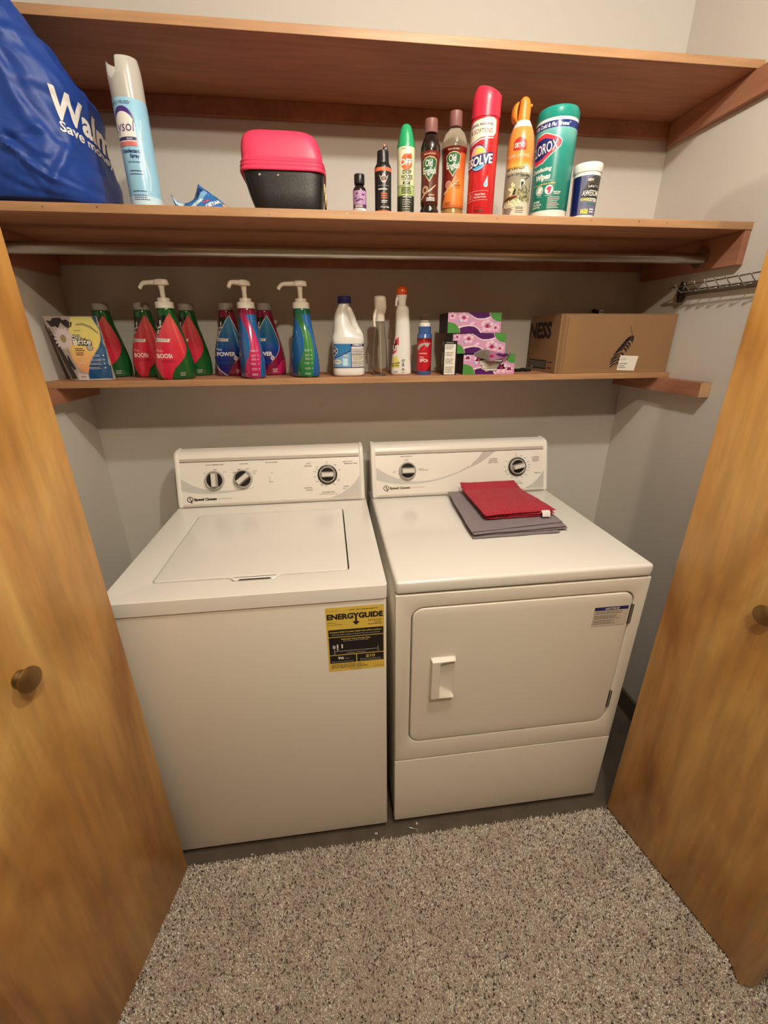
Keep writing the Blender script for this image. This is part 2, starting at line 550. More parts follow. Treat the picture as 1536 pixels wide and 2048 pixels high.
# folding doors
def folding_door(name, lead, fold, jamb, knob_t, knob_side):
    t = thing(name, (lead[0], lead[1], 0.0), kind='structure')
    o = Vector((lead[0], lead[1]))

    def panel(a, b, thick, flip, inset0=0.002):
        a, b = Vector(a) - o, Vector(b) - o; d = (b - a).normalized(); n = Vector((-d.y, d.x)) * flip
        bm = bmesh.new(); L_ = (b - a).length
        M = Matrix(((d.x, n.x, 0, a.x), (d.y, n.y, 0, a.y), (0, 0, 1, 0), (0, 0, 0, 1)))
        box(bm, (inset0, 0, 0.016), (L_ - 0.002, thick, 2.045), r=0.0018, M=M)
        return link('panel', bm, 'door_wood', t, smooth=30), a, d, n, L_
    p1, a, d, n, L_ = panel(lead, fold, 0.030, -knob_side)
    panel(fold, jamb, 0.030, -knob_side)
    # knob stands proud of the face that looks to the camera
    c = a + d * (L_ * knob_t)
    face = n * -1
    bm = bmesh.new()
    K = Matrix(((-d.x, 0, face.x, c.x), (-d.y, 0, face.y, c.y), (0, 1, 0, 0.0), (0, 0, 0, 1)))
    return t, K, p1


d1, K1, pan1 = folding_door('door_1', (-0.604, -0.040), (-0.704, -0.486), (-0.872, -0.05), 0.49, 1)
d2, K2, pan2 = folding_door('door_2', (0.730, -0.034), (0.819, -0.482), (0.972, -0.05), 0.475, -1)


def knob(parent, K, z):
    bm = bmesh.new()
    lathe(bm, [(0.0, 0.0), (0.0150, 0.0), (0.0150, 0.003), (0.0105, 0.006), (0.0100, 0.009), (0.014, 0.013), (0.0205, 0.0155), (0.0222, 0.018), (0.0215, 0.0205), (0.014, 0.0245), (0.0, 0.0262)], 32,
          M=Matrix.Translation((0, 0, z)) @ K)
    return link('knob', bm, 'brass', parent, smooth=40)


knob(d1, K1, 0.0)
knob(d2, K2, 0.0)
for o_, z_ in ((d1, 0.945), (d2, 0.93)):
    for c_ in o_.children:
        if c_.name.startswith('knob'): c_.location.z = z_


# shelves: boards, front edging, wall cleats
def shelf(name, z, yf, cleats, label, cat='shelf', under='shelf_wood', x1=XR):
    t = thing(name, ((XL + XR) / 2, (yf + YB) / 2, z - ST))
    tag(t, label, cat)
    ox, oy, oz = t.location
    bm = bmesh.new(); box(bm, (XL + 0.001 - ox, yf + 0.004 - oy, 0), (x1 - 0.001 - ox, YB - 0.001 - oy, ST), 0.0008, 1)
    link('board', bm, under, t, smooth=0)
    bm = bmesh.new(); box(bm, (XL + 0.001 - ox, yf - oy, 0), (x1 - 0.001 - ox, yf + 0.004 - oy, ST), 0.001, 2)
    link('front_edging', bm, 'trim_wood', t, smooth=0)
    for nm, lo, hi in cleats:
        bm = bmesh.new(); box(bm, (lo[0] - ox, lo[1] - oy, lo[2] - oz), (hi[0] - ox, hi[1] - oy, hi[2] - oz), 0.0012, 2)
        for f in bm.faces:
            if nm == 'side_cleat' and f.normal.y < -0.9: f.material_index = 1
        link(nm, bm, ['cleat_wood', 'cleat_end' if z < 1.5 else 'cleat_wood'], t, smooth=0)
    return t


CT = 0.0185
zt = ZT - ST
shelf('top_shelf', ZT, YT, [
    ('back_cleat', (XL + 0.002, YB - 0.019, zt - 0.042), (XR - 0.002, YB - 0.001, zt)),
    ('side_cleat', (XL + 0.001, 0.36, zt - 0.064), (XL + 0.020, YB - 0.020, zt)),
    ('side_cleat', (XR - 0.020, 0.36, zt - 0.064), (XR - 0.001, YB - 0.020, zt))],
    'topmost empty wooden shelf board with reddish underside', 'shelf')
zt = ZM - ST
shelf('middle_shelf', ZM, YM, [
    ('back_cleat', (XL + 0.002, YB - 0.019, zt - 0.05), (XR - 0.002, YB - 0.001, zt)),
    ('side_cleat', (XL + 0.001, YM + 0.002, zt - 0.084), (XL + 0.020, YB - 0.020, zt)),
    ('side_cleat', (XR - 0.020, YM + 0.002, zt - 0.084), (XR - 0.001, YB - 0.020, zt))],
    'middle wooden shelf holding the blue bag and spray cans above the closet rod', 'shelf')
zt = ZB - ST
shelf('lower_shelf', ZB, YF, [
    ('side_cleat', (XL + 0.001, 0.42, zt - 0.044), (XL + 0.038, YB - 0.002, zt)),
    ('side_cleat', (XR - 0.038, 0.348, zt - 0.044), (XR - 0.001, YB - 0.002, zt))],
    'lowest wooden shelf holding detergent bottles and the cardboard box', 'shelf')

ms = [o for o in COL.objects if o.name.startswith('middle_shelf')][0]
for k, (xx, zz) in enumerate(((-0.735, 0.009), (-0.62, 0.011), (-0.40, 0.010), (-0.236, 0.006), (-0.05, 0.011), (0.33, 0.010), (0.46, 0.011), (0.585, 0.012), (0.72, 0.012), (0.80, 0.011))):
    bm = bmesh.new(); lathe(bm, [(0.0, 0.0), (0.0017, 0.0), (0.0014, 0.0007), (0, 0.0008)], 8, M=Matrix.Translation((xx - ms.location.x, YM - ms.location.y + 0.0002, zz)) @ Matrix.Rotation(pi / 2, 4, 'X'))
    link('nail_head', bm, 'steel' if k != 8 else 'gap_dark', ms, smooth=0)

# closet rod
t = thing('closet_rod', (XL, 0.485, 1.686), label='round metal closet rod hanging below the middle shelf', cat='rod')
bm = bmesh.new(); tube(bm, [(0.022, 0, 0), (XR - XL - 0.022, 0, 0)], 0.0145, 24); link('pole', bm, 'galvanised', t)
for x in (0.0205, XR - XL - 0.0325):
    bm = bmesh.new()
    lathe(bm, [(0.0, 0.0), (0.026, 0.0), (0.026, 0.012), (0.0215, 0.012), (0.0215, 0.004), (0.0, 0.004)], 32, M=Matrix.Translation((x, 0, 0)) @ Matrix.Rotation(pi / 2, 4, 'Y'))
    link('socket', bm, 'steel', t)
# ------------------------------------------------------------------ washer and dryer
CF_O, CF_V = Vector((0, 0.600, 0.925)), Vector((0, 0.040, 0.145)).normalized()
CF_N = Vector((0, -CF_V.z, CF_V.y))


def console(t, x0, x1, y_off=0.0):
    """sloping control console with rounded end caps, recessed face plate and shadow band; x local"""
    c = bmesh.new()
    prof = [(0.700, 0.915), (0.600, 0.915), (0.5985, 0.921), (0.60138, 0.930), (0.64331, 1.082), (0.6485, 1.091), (0.657, 1.0975), (0.670, 1.101), (0.700, 1.102)]
    def ext(a, b, grow, mi=0):
        tt = bmesh.new()
        P0 = [(y + y_off + (-grow if y < 0.66 else 0), z + (grow if z > 1.0 else 0)) for y, z in prof]
        A = [tt.verts.new((a, y, z)) for y, z in P0]; B = [tt.verts.new((b, y, z)) for y, z in P0]
        n = len(P0)
        tt.faces.new(A); tt.faces.new(B[::-1])
        for i in range(n): j = (i + 1) % n; tt.faces.new((A[i], B[i], B[j], A[j]))
        bmesh.ops.recalc_face_normals(tt, faces=tt.faces)
        if grow: bmesh.ops.bevel(tt, geom=[e for e in tt.edges if abs(e.verts[0].co.x - e.verts[1].co.x) < 1e-6], offset=0.006, segments=3, profile=0.5, affect='EDGES')
        merge(c, tt, mi)
    ext(x0 + 0.012, x1 - 0.012, 0.0)
    o = link('console', c, 'console_white', t, smooth=40)
    for a, b in ((x0, x0 + 0.016), (x1 - 0.016, x1)):
        c = bmesh.new(); ext(a, b, 0.0035)
        link('end_cap', c, 'console_white', t, smooth=40)
    pm = plane_map((0, CF_O.y + y_off, CF_O.z), (1, 0, 0), CF_V, CF_N)
    # shadow along the face plate's top and bottom edges, painted as flat darker strips
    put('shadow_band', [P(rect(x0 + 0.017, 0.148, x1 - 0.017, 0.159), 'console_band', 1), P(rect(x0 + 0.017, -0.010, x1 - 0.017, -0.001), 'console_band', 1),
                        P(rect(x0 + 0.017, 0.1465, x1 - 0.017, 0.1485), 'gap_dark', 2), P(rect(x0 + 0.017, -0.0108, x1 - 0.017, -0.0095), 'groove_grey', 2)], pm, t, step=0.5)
    return pm


def dial(t, pm, u, v, r, ang, ring=False, off=(0, 0)):
    """round selector with a flat grip bar across a dark recess"""
    o = pm(u, v, 0.0)
    M = Matrix(((1, 0, 0, o.x), (0, CF_V.y, CF_N.y, o.y), (0, CF_V.z, CF_N.z, o.z), (0, 0, 0, 1)))
    bm = bmesh.new()
    lathe(bm, [(0, 0.001), (r, 0.001), (r, 0.008), (r * 0.97, 0.0125), (r * 0.90, 0.0145), (r * 0.84, 0.0135), (r * 0.82, 0.0085), (0, 0.0085)], 40, 0, close=False)
    lathe(bm, [(0, 0.0087), (r * 0.81, 0.0087)], 40, 1, close=False)
    if ring: lathe(bm, [(r * 1.02, 0.0004), (r * 1.16, 0.0004), (r * 1.16, 0.005), (r * 1.02, 0.006)], 40, 1, close=False)
    bmesh.ops.transform(bm, matrix=M, verts=bm.verts)
    k = link('dial', bm, ['knob_grey', 'knob_dark'], t, smooth=40)
    k.location = (0, 0, 0)
    bm = bmesh.new()
    b = bmesh.new(); w = r * 0.36
    x = r * 0.83
    vs = [(-x, -w, 0.008), (x, -w, 0.008), (x, w, 0.008), (-x, w, 0.008), (-x * 0.78, -w * 0.62, 0.026), (x * 0.86, -w * 0.62, 0.026), (x * 0.86, w * 0.62, 0.026), (-x * 0.78, w * 0.62, 0.026)]
    V = [b.verts.new(p) for p in vs]
    for f in ((3, 2, 1, 0), (4, 5, 6, 7), (0, 1, 5, 4), (1, 2, 6, 5), (2, 3, 7, 6), (3, 0, 4, 7)): b.faces.new([V[i] for i in f])
    bmesh.ops.bevel(b, geom=b.edges[:], offset=0.0012, segments=2, affect='EDGES')
    for f in b.faces: f.material_index = 1 if f.normal.z > 0.8 else 0
    me = bpy.data.meshes.new('t'); b.to_mesh(me); b.free(); bm.from_mesh(me)
    bmesh.ops.transform(bm, matrix=M @ Matrix.Rotation(radians(ang), 4, 'Z'), verts=bm.verts)
    g = link('grip', bm, ['knob_grey', 'knob_light'], k, smooth=30)


def sweep(xa, xb, f_lo, f_hi, n=40):
    xs = [xa + (xb - xa) * i / n for i in range(n + 1)]
    return [(x, f_lo(x)) for x in xs] + [(x, f_hi(x)) for x in xs[::-1]]


def ip(xs, ys): return lambda x: float(np.interp(x, xs, ys))


def curve(pts):
    q = smooth_pts([(a, b, 0) for a, b in pts], 10); xs = [p.x for p in q]; ys = [p.y for p in q]
    return lambda x: float(np.interp(x, xs, ys))


def logo(u, v, m, s=1.0):
    """queen emblem: open Q ring with a small figure, then the maker's name"""
    it = [H([ell(u, v, 0.0105 * s, 0.0105 * s), ell(u, v + 0.0004, 0.0078 * s, 0.0078 * s)], m, 3),
          P([(u + 0.001, v - 0.002), (u + 0.0045, v - 0.001), (u + 0.0055, v - 0.012), (u + 0.009, v - 0.0125), (u + 0.009, v - 0.014), (u + 0.003, v - 0.014)], m, 3),
          P(ell(u, v + 0.002, 0.0023, 0.003), 'ink_soft', 3), P([(u - 0.003, v + 0.004), (u - 0.0015, v + 0.0065), (u, v + 0.005), (u + 0.0015, v + 0.0065), (u + 0.003, v + 0.004)], 'ink_soft', 3)]
    it += [T('Speed Queen', u + 0.052, v - 0.0005, 0.0085, m, 0.078, bold=0.06, layer=3),
           T('Commercial Heavy Duty', u + 0.120, v - 0.001, 0.0032, 'ink_soft', 0.050, bold=0.0, layer=3)]
    return it


# ---- washer
W0, W1 = -0.6650, -0.0005
wash = thing('washing_machine', (-0.333, 0.0, 0.0), label='white top-loading washing machine with yellow energy sticker on its front', cat='washing machine')
wx = wash.location.x
A0, A1 = W0 - wx, W1 - wx
bm = bmesh.new(); box(bm, (A0 + 0.002, 0.003, 0.022), (A1 - 0.002, 0.700, 0.8725), 0.004, 3)
for x in (A0 + 0.05, A1 - 0.03):
    for y in (0.05, 0.65): lathe(bm, [(0.0, 0.0), (0.02, 0.0), (0.02, 0.012), (0.009, 0.014), (0.009, 0.024)], 16, 1, Matrix.Translation((x, y, 0.0)))
link('cabinet', bm, ['enamel_front', 'groove_grey'], wash, smooth=30)


def notched(x0, y0, x1, y1, na, nb, nd, g=0.0):
    r = 0.012
    pts = []
    for cx, cy, a0 in ((x1 - r, y1 - r, 0), (x0 + r, y1 - r, 90), (x0 + r, y0 + r, 180)):
        for k in range(5): a = radians(a0 + 90 * k / 4); pts.append((cx + (r + g) * cos(a), cy + (r + g) * sin(a)))
    pts += [(na - 0.022 - g * 0.5, y0 - g), (na - 0.010 - g, y0 - 0.004 - g), (na - g, y0 - nd - g), (nb + g, y0 - nd - g), (nb + 0.010 + g, y0 - 0.004 - g), (nb + 0.022 + g * 0.5, y0 - g)]
    for k in range(5): a = radians(270 + 90 * k / 4); pts.append((x1 - r + (r + g) * cos(a), y0 + r + (r + g) * sin(a)))
    return pts


bm = bmesh.new()
lid_xy = (-0.571 - wx, 0.086, -0.091 - wx, 0.519)
hole = notched(*lid_xy, -0.372 - wx, -0.278 - wx, 0.016, 0.0034)
t_ = bmesh.new()
prism(t_, [rrect(A0, 0.0, A1, 0.700, 0.010), hole[::-1]], 0.8755, 0.912)
bmesh.ops.remove_doubles(t_, verts=t_.verts, dist=1e-6)
ed = [e for e in t_.edges if len(e.link_faces) == 2 and e.calc_face_angle(0) > 1.0 and all(abs(v.co.z - 0.912) < 1e-5 for v in e.verts)]
bmesh.ops.bevel(t_, geom=ed, offset=0.0075, segments=4, profile=0.5, affect='EDGES', clamp_overlap=True)
merge(bm, t_, 0)
link('top_panel', bm, ['enamel'], wash, smooth=40)
bm = bmesh.new(); box(bm, (A0 + 0.01, 0.01, 0.873), (A1 - 0.01, 0.69, 0.8935)); link('seam', bm, 'gap_dark', wash, smooth=0)
bm = bmesh.new(); t_ = bmesh.new()
prism(t_, [notched(*lid_xy, -0.372 - wx, -0.278 - wx, 0.016)], 0.900, 0.9135)
bmesh.ops.remove_doubles(t_, verts=t_.verts, dist=1e-6)
ed = [e for e in t_.edges if len(e.link_faces) == 2 and e.calc_face_angle(0) > 1.0 and all(abs(v.co.z - 0.9135) < 1e-5 for v in e.verts)]
bmesh.ops.bevel(t_, geom=ed, offset=0.0035, segments=3, profile=0.5, affect='EDGES')
merge(bm, t_, 0)
lid = link('lid', bm, ['enamel'], wash, smooth=40)
put('finger_slot', [P([(-0.366 - wx, 0.069), (-0.282 - wx, 0.069), (-0.288 - wx, 0.0735), (-0.360 - wx, 0.0735)], 'gap_dark', 1)], plane_map((0, 0, 0.9137), (1, 0, 0), (0, 1, 0), (0, 0, 1)), lid, step=0.5)

pm = console(wash, A0 + 0.001, A1 - 0.003)
mat('swoosh', (206, 203, 198), rough=0.3, coat=0.2)
X = lambda x: x - wx
up = curve([(-0.648, 0.090), (-0.60, 0.062), (-0.545, 0.046), (-0.47, 0.044), (-0.40, 0.052), (-0.34, 0.070), (-0.29, 0.095), (-0.255, 0.118), (-0.232, 0.1465)])
lo = curve([(-0.648, 0.048), (-0.60, 0.038), (-0.545, 0.034), (-0.47, 0.038), (-0.40, 0.050), (-0.34, 0.069), (-0.28, 0.094), (-0.24, 0.112), (-0.19, 0.1465)])
items = [P([(X(a), b) for a, b in sweep(-0.648, -0.40, lo, up)], 'swoosh', 1),
         P([(X(a), b) for a, b in [(-0.40, 0.050), (-0.34, 0.068), (-0.29, 0.092), (-0.26, 0.114), (-0.235, 0.1465), (-0.190, 0.1465), (-0.225, 0.117), (-0.265, 0.100), (-0.31, 0.082)]], 'console_light', 1),
         P([(X(a), b) for a, b in [(-0.020, 0.078), (-0.020, 0.0), (-0.13, 0.0), (-0.09, 0.014), (-0.055, 0.037), (-0.034, 0.058)]], 'swoosh', 1)]
items += logo(X(-0.622), 0.017, 'ink')
items += [T('WASH TEMPERATURE', X(-0.530), 0.136, 0.0038, 'ink_soft', 0.062), T('LOAD SIZE', X(-0.430), 0.136, 0.0038, 'ink_soft', 0.030), T('EXTRA RINSE', X(-0.333), 0.137, 0.0038, 'ink_soft', 0.041),
          T('HOT', X(-0.566), 0.108, 0.0030, 'ink_soft', 0.008), T('WARM', X(-0.529), 0.119, 0.0030, 'ink_soft', 0.012), T('COLD', X(-0.497), 0.110, 0.0030, 'ink_soft', 0.011),
          T('SMALL', X(-0.464), 0.107, 0.0028, 'ink_soft', 0.010), T('MEDIUM', X(-0.447), 0.117, 0.0028, 'ink_soft', 0.011), T('LARGE', X(-0.416), 0.118, 0.0028, 'ink_soft', 0.009),
          T('EX-LARGE', X(-0.393), 0.109, 0.0028, 'ink_soft', 0.016), T('RESET', X(-0.396), 0.101, 0.0028, 'ink_soft', 0.011), T('ON', X(-0.334), 0.099, 0.0028, 'ink_soft', 0.006),
          T('SOAK', X(-0.203), 0.1275, 0.0042, 'ink_soft', 0.014), T('PREWASH', X(-0.205), 0.1190, 0.0042, 'ink_soft', 0.026), T('HEAVY DUTY', X(-0.062), 0.1300, 0.0042, 'ink_soft', 0.036),
          T('PERMANENT PRESS', X(-0.051), 0.1225, 0.0042, 'ink_soft', 0.048), T('NORMAL', X(-0.070), 0.0400, 0.0042, 'ink_soft', 0.020), T('ECO', X(-0.077), 0.0325, 0.0042, 'ink_soft', 0.010),
          T('HANDWASH', X(-0.210), 0.0400, 0.0042, 'ink_soft', 0.028), T('DELICATE', X(-0.205), 0.0320, 0.0042, 'ink_soft', 0.024),
          T('CYCLE SELECTION', X(-0.137), 0.0215, 0.0044, 'ink_soft', 0.047), T('PULL KNOB TO START  PUSH KNOB TO STOP', X(-0.137), 0.0145, 0.0028, 'ink_soft', 0.064),
          H([ell(X(-0.137), 0.0855, 0.0355, a0=-60, a1=80, n=30) + ell(X(-0.137), 0.0855, 0.0348, a0=-60, a1=80, n=30)[::-1]], 'ink_soft', 3),
          H([ell(X(-0.137), 0.0855, 0.0355, a0=115, a1=285, n=30) + ell(X(-0.137), 0.0855, 0.0348, a0=115, a1=285, n=30)[::-1]], 'ink_soft', 3),
          P(line([(X(-0.137), 0.121), (X(-0.137), 0.134)], 0.001), 'ink', 3), P(line([(X(-0.106), 0.068), (X(-0.094), 0.064)], 0.001), 'ink', 3),
          P(line([(X(-0.155), 0.054), (X(-0.159), 0.044)], 0.0012), 'ink', 3), P(line([(X(-0.168), 0.102), (X(-0.178), 0.107)], 0.001), 'ink', 3)]
for a in (20, 50, 140, 165, 190, 215, 240, 262, 300, 325): items.append(P(rect(X(-0.137) + 0.047 * cos(radians(a)) - 0.004, 0.0855 + 0.043 * sin(radians(a)), X(-0.137) + 0.047 * cos(radians(a)) + 0.004, 0.0855 + 0.043 * sin(radians(a)) + 0.0016), 'ink_soft', 3))
for cx, aa in ((-0.532, (35, 88, 145)), (-0.435, (20, 40, 70, 110, 148))):
    for a in aa: items.append(P(ell(X(cx) + 0.0375 * cos(radians(a)), 0.082 + 0.0375 * sin(radians(a)), 0.0009), 'ink', 3))
put('printed_markings', items, pm, wash, step=0.5, vstep=0.5)
dial(wash, pm, X(-0.532), 0.082, 0.0330, 90)
dial(wash, pm, X(-0.435), 0.083, 0.0330, 38)
dial(wash, pm, X(-0.137), 0.0855, 0.0300, 0, ring=True)
o = pm(X(-0.336), 0.080, 0)
bm = bmesh.new(); box(bm, (-0.0075, -0.012, 0.0), (0.0075, 0.012, 0.004), 0.0015)
bmesh.ops.transform(bm, matrix=Matrix(((1, 0, 0, o.x), (0, CF_V.y, CF_N.y, o.y), (0, CF_V.z, CF_N.z, o.z), (0, 0, 0, 1))), verts=bm.verts)
link('rocker_switch', bm, 'white', wash)

# energy sticker
pf = plane_map((0, 0.003, 0), (1, 0, 0), (0, 0, 1), (0, -1, 0))
ex0, ex1, ez0, ez1 = X(-0.154), X(-0.0085), 0.660, 0.857
ew = ex1 - ex0
def E_(a, b): return (ex0 + a * ew, ez1 - b * (ez1 - ez0))
def er(a0, b0, a1, b1): p, q = E_(a0, b1), E_(a1, b0); return rect(p[0], p[1], q[0], q[1])
it = [P(rect(ex0, ez0, ex1, ez1), 'yellow_label', 0), P(er(0.03, 0.335, 0.985, 0.445), 'ink', 1), P(er(0.03, 0.455, 0.985, 0.730), 'ink', 1), P(er(0.03, 0.742, 0.495, 0.868), 'ink', 1), P(er(0.51, 0.742, 0.985, 0.868), 'ink', 1)]
it += [T('ENERG', *E_(0.245, 0.135), 0.0155, 'ink', ew * 0.45, bold=0.045), T('GUIDE', *E_(0.77, 0.135), 0.0155, 'ink', ew * 0.42, bold=0.05), T('Y', *E_(0.515, 0.135), 0.0155, 'ink', ew * 0.12, bold=0.05)]
a, b = E_(0.515, 0.15); c_ = E_(0.515, 0.275)
it += [P(rect(a - 0.0022, c_[1] + 0.004, a + 0.0022, b), 'ink', 3), P([(a - 0.0085, c_[1] + 0.0085), (a - 0.0045, c_[1] + 0.0115), (a, c_[1] + 0.006), (a + 0.0045, c_[1] + 0.0115), (a + 0.0085, c_[1] + 0.0085), (a, c_[1] - 0.0005)], 'ink', 4)]
it += [T('U.S. Government', *E_(0.12, 0.045), 0.0018, 'ink', ew * 0.17, bold=0), *bars(*[E_(0.40, 0)[0], E_(0.98, 0)[0]], [E_(0, 0.05)[1]], 0.0012, 'ink', seed=5, gap=.1)]
it += [T('Clothes Washer', *E_(0.10, 0.225), 0.0022, 'ink', ew * 0.15), T('Capacity Class: Standard', *E_(0.15, 0.255), 0.0022, 'ink', ew * 0.25)]
it += bars(E_(0.72, 0)[0], E_(0.97, 0)[0], [E_(0, 0.225)[1], E_(0, 0.285)[1]], 0.0016, 'ink', seed=8) + bars(E_(0.83, 0)[0], E_(0.97, 0)[0], [E_(0, 0.255)[1]], 0.0016, 'ink', seed=9)
it += [T('Compare ONLY to other labels with yellow numbers.', *E_(0.505, 0.372), 0.0042, 'yellow_label', ew * 0.90, bold=0.03), T('Labels with yellow numbers are based on the same test procedures.', *E_(0.505, 0.412), 0.0030, 'white', ew * 0.84, bold=0.0),
       T('Estimated Yearly Energy Cost', *E_(0.50, 0.485), 0.0042, 'yellow_label', ew * 0.50, bold=0.03), T('(when used with an electric water heater)', *E_(0.50, 0.513), 0.0026, 'white', ew * 0.44, bold=0.0),
       T('$', *E_(0.115, 0.60), 0.0095, 'white', ew * 0.055, bold=0.015), T('11', *E_(0.215, 0.595), 0.0125, 'white', ew * 0.105, bold=0.03)]
a, b = E_(0.175, 0.64)
it += [P([(a - 0.0028, b), (a + 0.0028, b), (a, b - 0.005)], 'white', 3), P(er(0.12, 0.6725, 0.89, 0.677), 'white', 3), P(er(0.118, 0.64, 0.124, 0.70), 'white', 3), P(er(0.886, 0.63, 0.892, 0.69), 'white', 3)]
for q in (0.31, 0.5, 0.7): it.append(P(er(q, 0.672, q + 0.006, 0.685), 'white', 3))
it += [T('$3', *E_(0.12, 0.712), 0.0024, 'white', ew * 0.03, bold=0), T('$58', *E_(0.89, 0.705), 0.0024, 'white', ew * 0.04, bold=0), T('Cost Range of Similar Models', *E_(0.5, 0.706), 0.0026, 'white', ew * 0.33, bold=0),
       T('96', *E_(0.225, 0.785), 0.0085, 'white', ew * 0.105, bold=0.03), T('kWh', *E_(0.335, 0.797), 0.0030, 'white', ew * 0.06, bold=0), T('Estimated Yearly Electricity Use', *E_(0.26, 0.842), 0.0025, 'white', ew * 0.38, bold=0),
       T('$10', *E_(0.75, 0.782), 0.0085, 'yellow_label', ew * 0.16, bold=0.025), T('Estimated Yearly Energy Cost', *E_(0.75, 0.828), 0.0025, 'white', ew * 0.36, bold=0), T('(when used with a natural gas water heater)', *E_(0.75, 0.850), 0.0022, 'white', ew * 0.38, bold=0)]
it += bars(E_(0.05, 0)[0], E_(0.75, 0)[0], [E_(0, k)[1] for k in (0.895, 0.914, 0.932, 0.95)], 0.0014, 'ink_soft', seed=2) + [T('ftc.gov/energy', *E_(0.48, 0.975), 0.0026, 'ink', ew * 0.19, bold=0.02)] + bars(E_(0.8, 0)[0], E_(0.98, 0)[0], [E_(0, 0.965)[1]], 0.001, 'ink_soft', seed=3)
put('energy_sticker', it, pf, wash, step=0.5, vstep=0.5)

# ---- dryer
D0, D1, DY = 0.0215, 0.7122, 0.008
dry = thing('clothes_dryer', (0.3665, DY, 0.0), label='white front-loading clothes dryer with folded cloths on its top', cat='dryer')
dx = dry.location.x
B0, B1 = D0 - dx, D1 - dx
X = lambda x: x - dx
bm = bmesh.new(); box(bm, (B0 + 0.002, 0.022, 0.022), (B1 - 0.002, 0.700, 0.873), 0.003, 2)
for x in (B0 + 0.03, B1 - 0.05):
    for y in (0.06, 0.65): lathe(bm, [(0.0, 0.0), (0.02, 0.0), (0.02, 0.012), (0.009, 0.014), (0.009, 0.024)], 16, 1, Matrix.Translation((x, y, 0.0)))
link('cabinet', bm, ['enamel_front', 'groove_grey'], dry, smooth=30)
MX = Matrix(((1, 0, 0, 0), (0, 0, -1, 0), (0, 1, 0, 0), (0, 0, 0, 1)))      # 2D (x,z) outline -> front sheet


def sheet(name, loops, y0, y1, m, bev=0.003, parent=None, seg=3, only_outer=False):
    t_ = bmesh.new(); prism(t_, loops, -y1, -y0)
    bmesh.ops.remove_doubles(t_, verts=t_.verts, dist=1e-6)
    zf = -y0
    ed = [e for e in t_.edges if len(e.link_faces) == 2 and e.calc_face_angle(0) > 1.0 and all(abs(v.co.z - zf) < 1e-5 for v in e.verts)]
    bmesh.ops.bevel(t_, geom=ed, offset=bev, segments=seg, profile=0.5, affect='EDGES')
    bm = bmesh.new(); merge(bm, t_, 0, MX)
    return link(name, bm, m, parent, smooth=40)


dr = rrect(X(0.0655), 0.3675, X(0.6735), 0.8300, 0.030, 8)
drh = rrect(X(0.0655) - 0.0035, 0.3675 - 0.0035, X(0.6735) + 0.0035, 0.8300 + 0.0035, 0.0335, 8)
sheet('front_panel', [rect(B0, 0.2925, B1, 0.8725), drh[::-1]], 0.0, 0.021, 'enamel_front', 0.003, dry)
door = sheet('door', [dr], -0.001, 0.020, 'enamel_front', 0.004, dry)
sheet('toe_panel', [rect(B0, 0.022, B1, 0.2895)], 0.0, 0.021, 'enamel_front', 0.003, dry)
bm = bmesh.new(); box(bm, (B0 + 0.004, 0.0235, 0.03), (B1 - 0.004, 0.0245, 0.87)); link('seam', bm, 'gap_dark', dry, smooth=0)
bm = bmesh.new(); box(bm, (B0, -0.001, 0.8755), (B1, 0.700, 0.912), 0.009, 4); link('top_panel', bm, 'enamel', dry, smooth=40)
bm = bmesh.new(); box(bm, (B0 + 0.008, 0.008, 0.872), (B1 - 0.008, 0.69, 0.877)); link('seam', bm, 'gap_dark', dry, smooth=0)
for z in (0.759, 0.452):
    bm = bmesh.new()
    box(bm, (X(0.6705), -0.0022, z - 0.031), (X(0.6805), 0.004, z + 0.031), 0.0008)
    tube(bm, [(X(0.6755), -0.0015, z - 0.031), (X(0.6755), -0.0015, z + 0.031)], 0.0025, 8, 1)
    link('hinge', bm, ['gap_dark', 'steel'], dry, smooth=30)
# pull cup on the door: raised rim, recess open to the right
hx0, hx1, hz0, hz1 = X(0.1160), X(0.1860), 0.532, 0.671
bm = bmesh.new(); b = bmesh.new()
gx = [0, 0.05, 0.12, 0.25, 0.36, 0.385, 0.40, 0.47, 0.6, 0.75, 0.86, 0.92, 0.935, 0.965, 1.0]; gz = [0, 0.02, 0.045] + [0.07 + 0.86 * k / 40 for k in range(41)] + [0.955, 0.98, 1.0]
G = []
for j, v in enumerate(gz):
    row = []
    for i, u in enumerate(gx):
        edge = min(u, 1 - u, v, 1 - v)
        top = 0.0145 - 0.0055 * max(0, u - 0.4) * (1 if 0.06 < v < 0.94 else 0.2)
        h = 0.0 if edge <= 0 else (top * 0.75 if edge <= 0.03 else top)
        if u >= 0.93 and 0.05 < v < 0.95: h = 0.0045 if u < 1 else 0.0
        if 0.385 <= u <= 0.925 and 0.07 < v < 0.93:
            q_ = (u - 0.40) / 0.53
            rec = 0.0006 + 0.0030 * max(0, q_) ** 1.3
            lo_ = min(1, (v - 0.07) / (0.035 + 0.17 * (1 - max(0, q_)))); hi_ = min(1, (0.93 - v) / (0.03 + 0.05 * (1 - max(0, q_))))
            f_ = lo_ * hi_ * (0.25 if u < 0.39 else 1)
            h = top * (1 - f_) + rec * f_
        row.append(b.verts.new((hx0 + (hx1 - hx0) * u, -0.001 - h, hz0 + (hz1 - hz0) * v)))
    G.append(row)
for j in range(len(gz) - 1):
    for i in range(len(gx) - 1): b.faces.new((G[j][i], G[j][i + 1], G[j + 1][i + 1], G[j + 1][i]))
merge(bm, b, 0)
link('handle', bm, 'enamel_front', door, smooth=30)
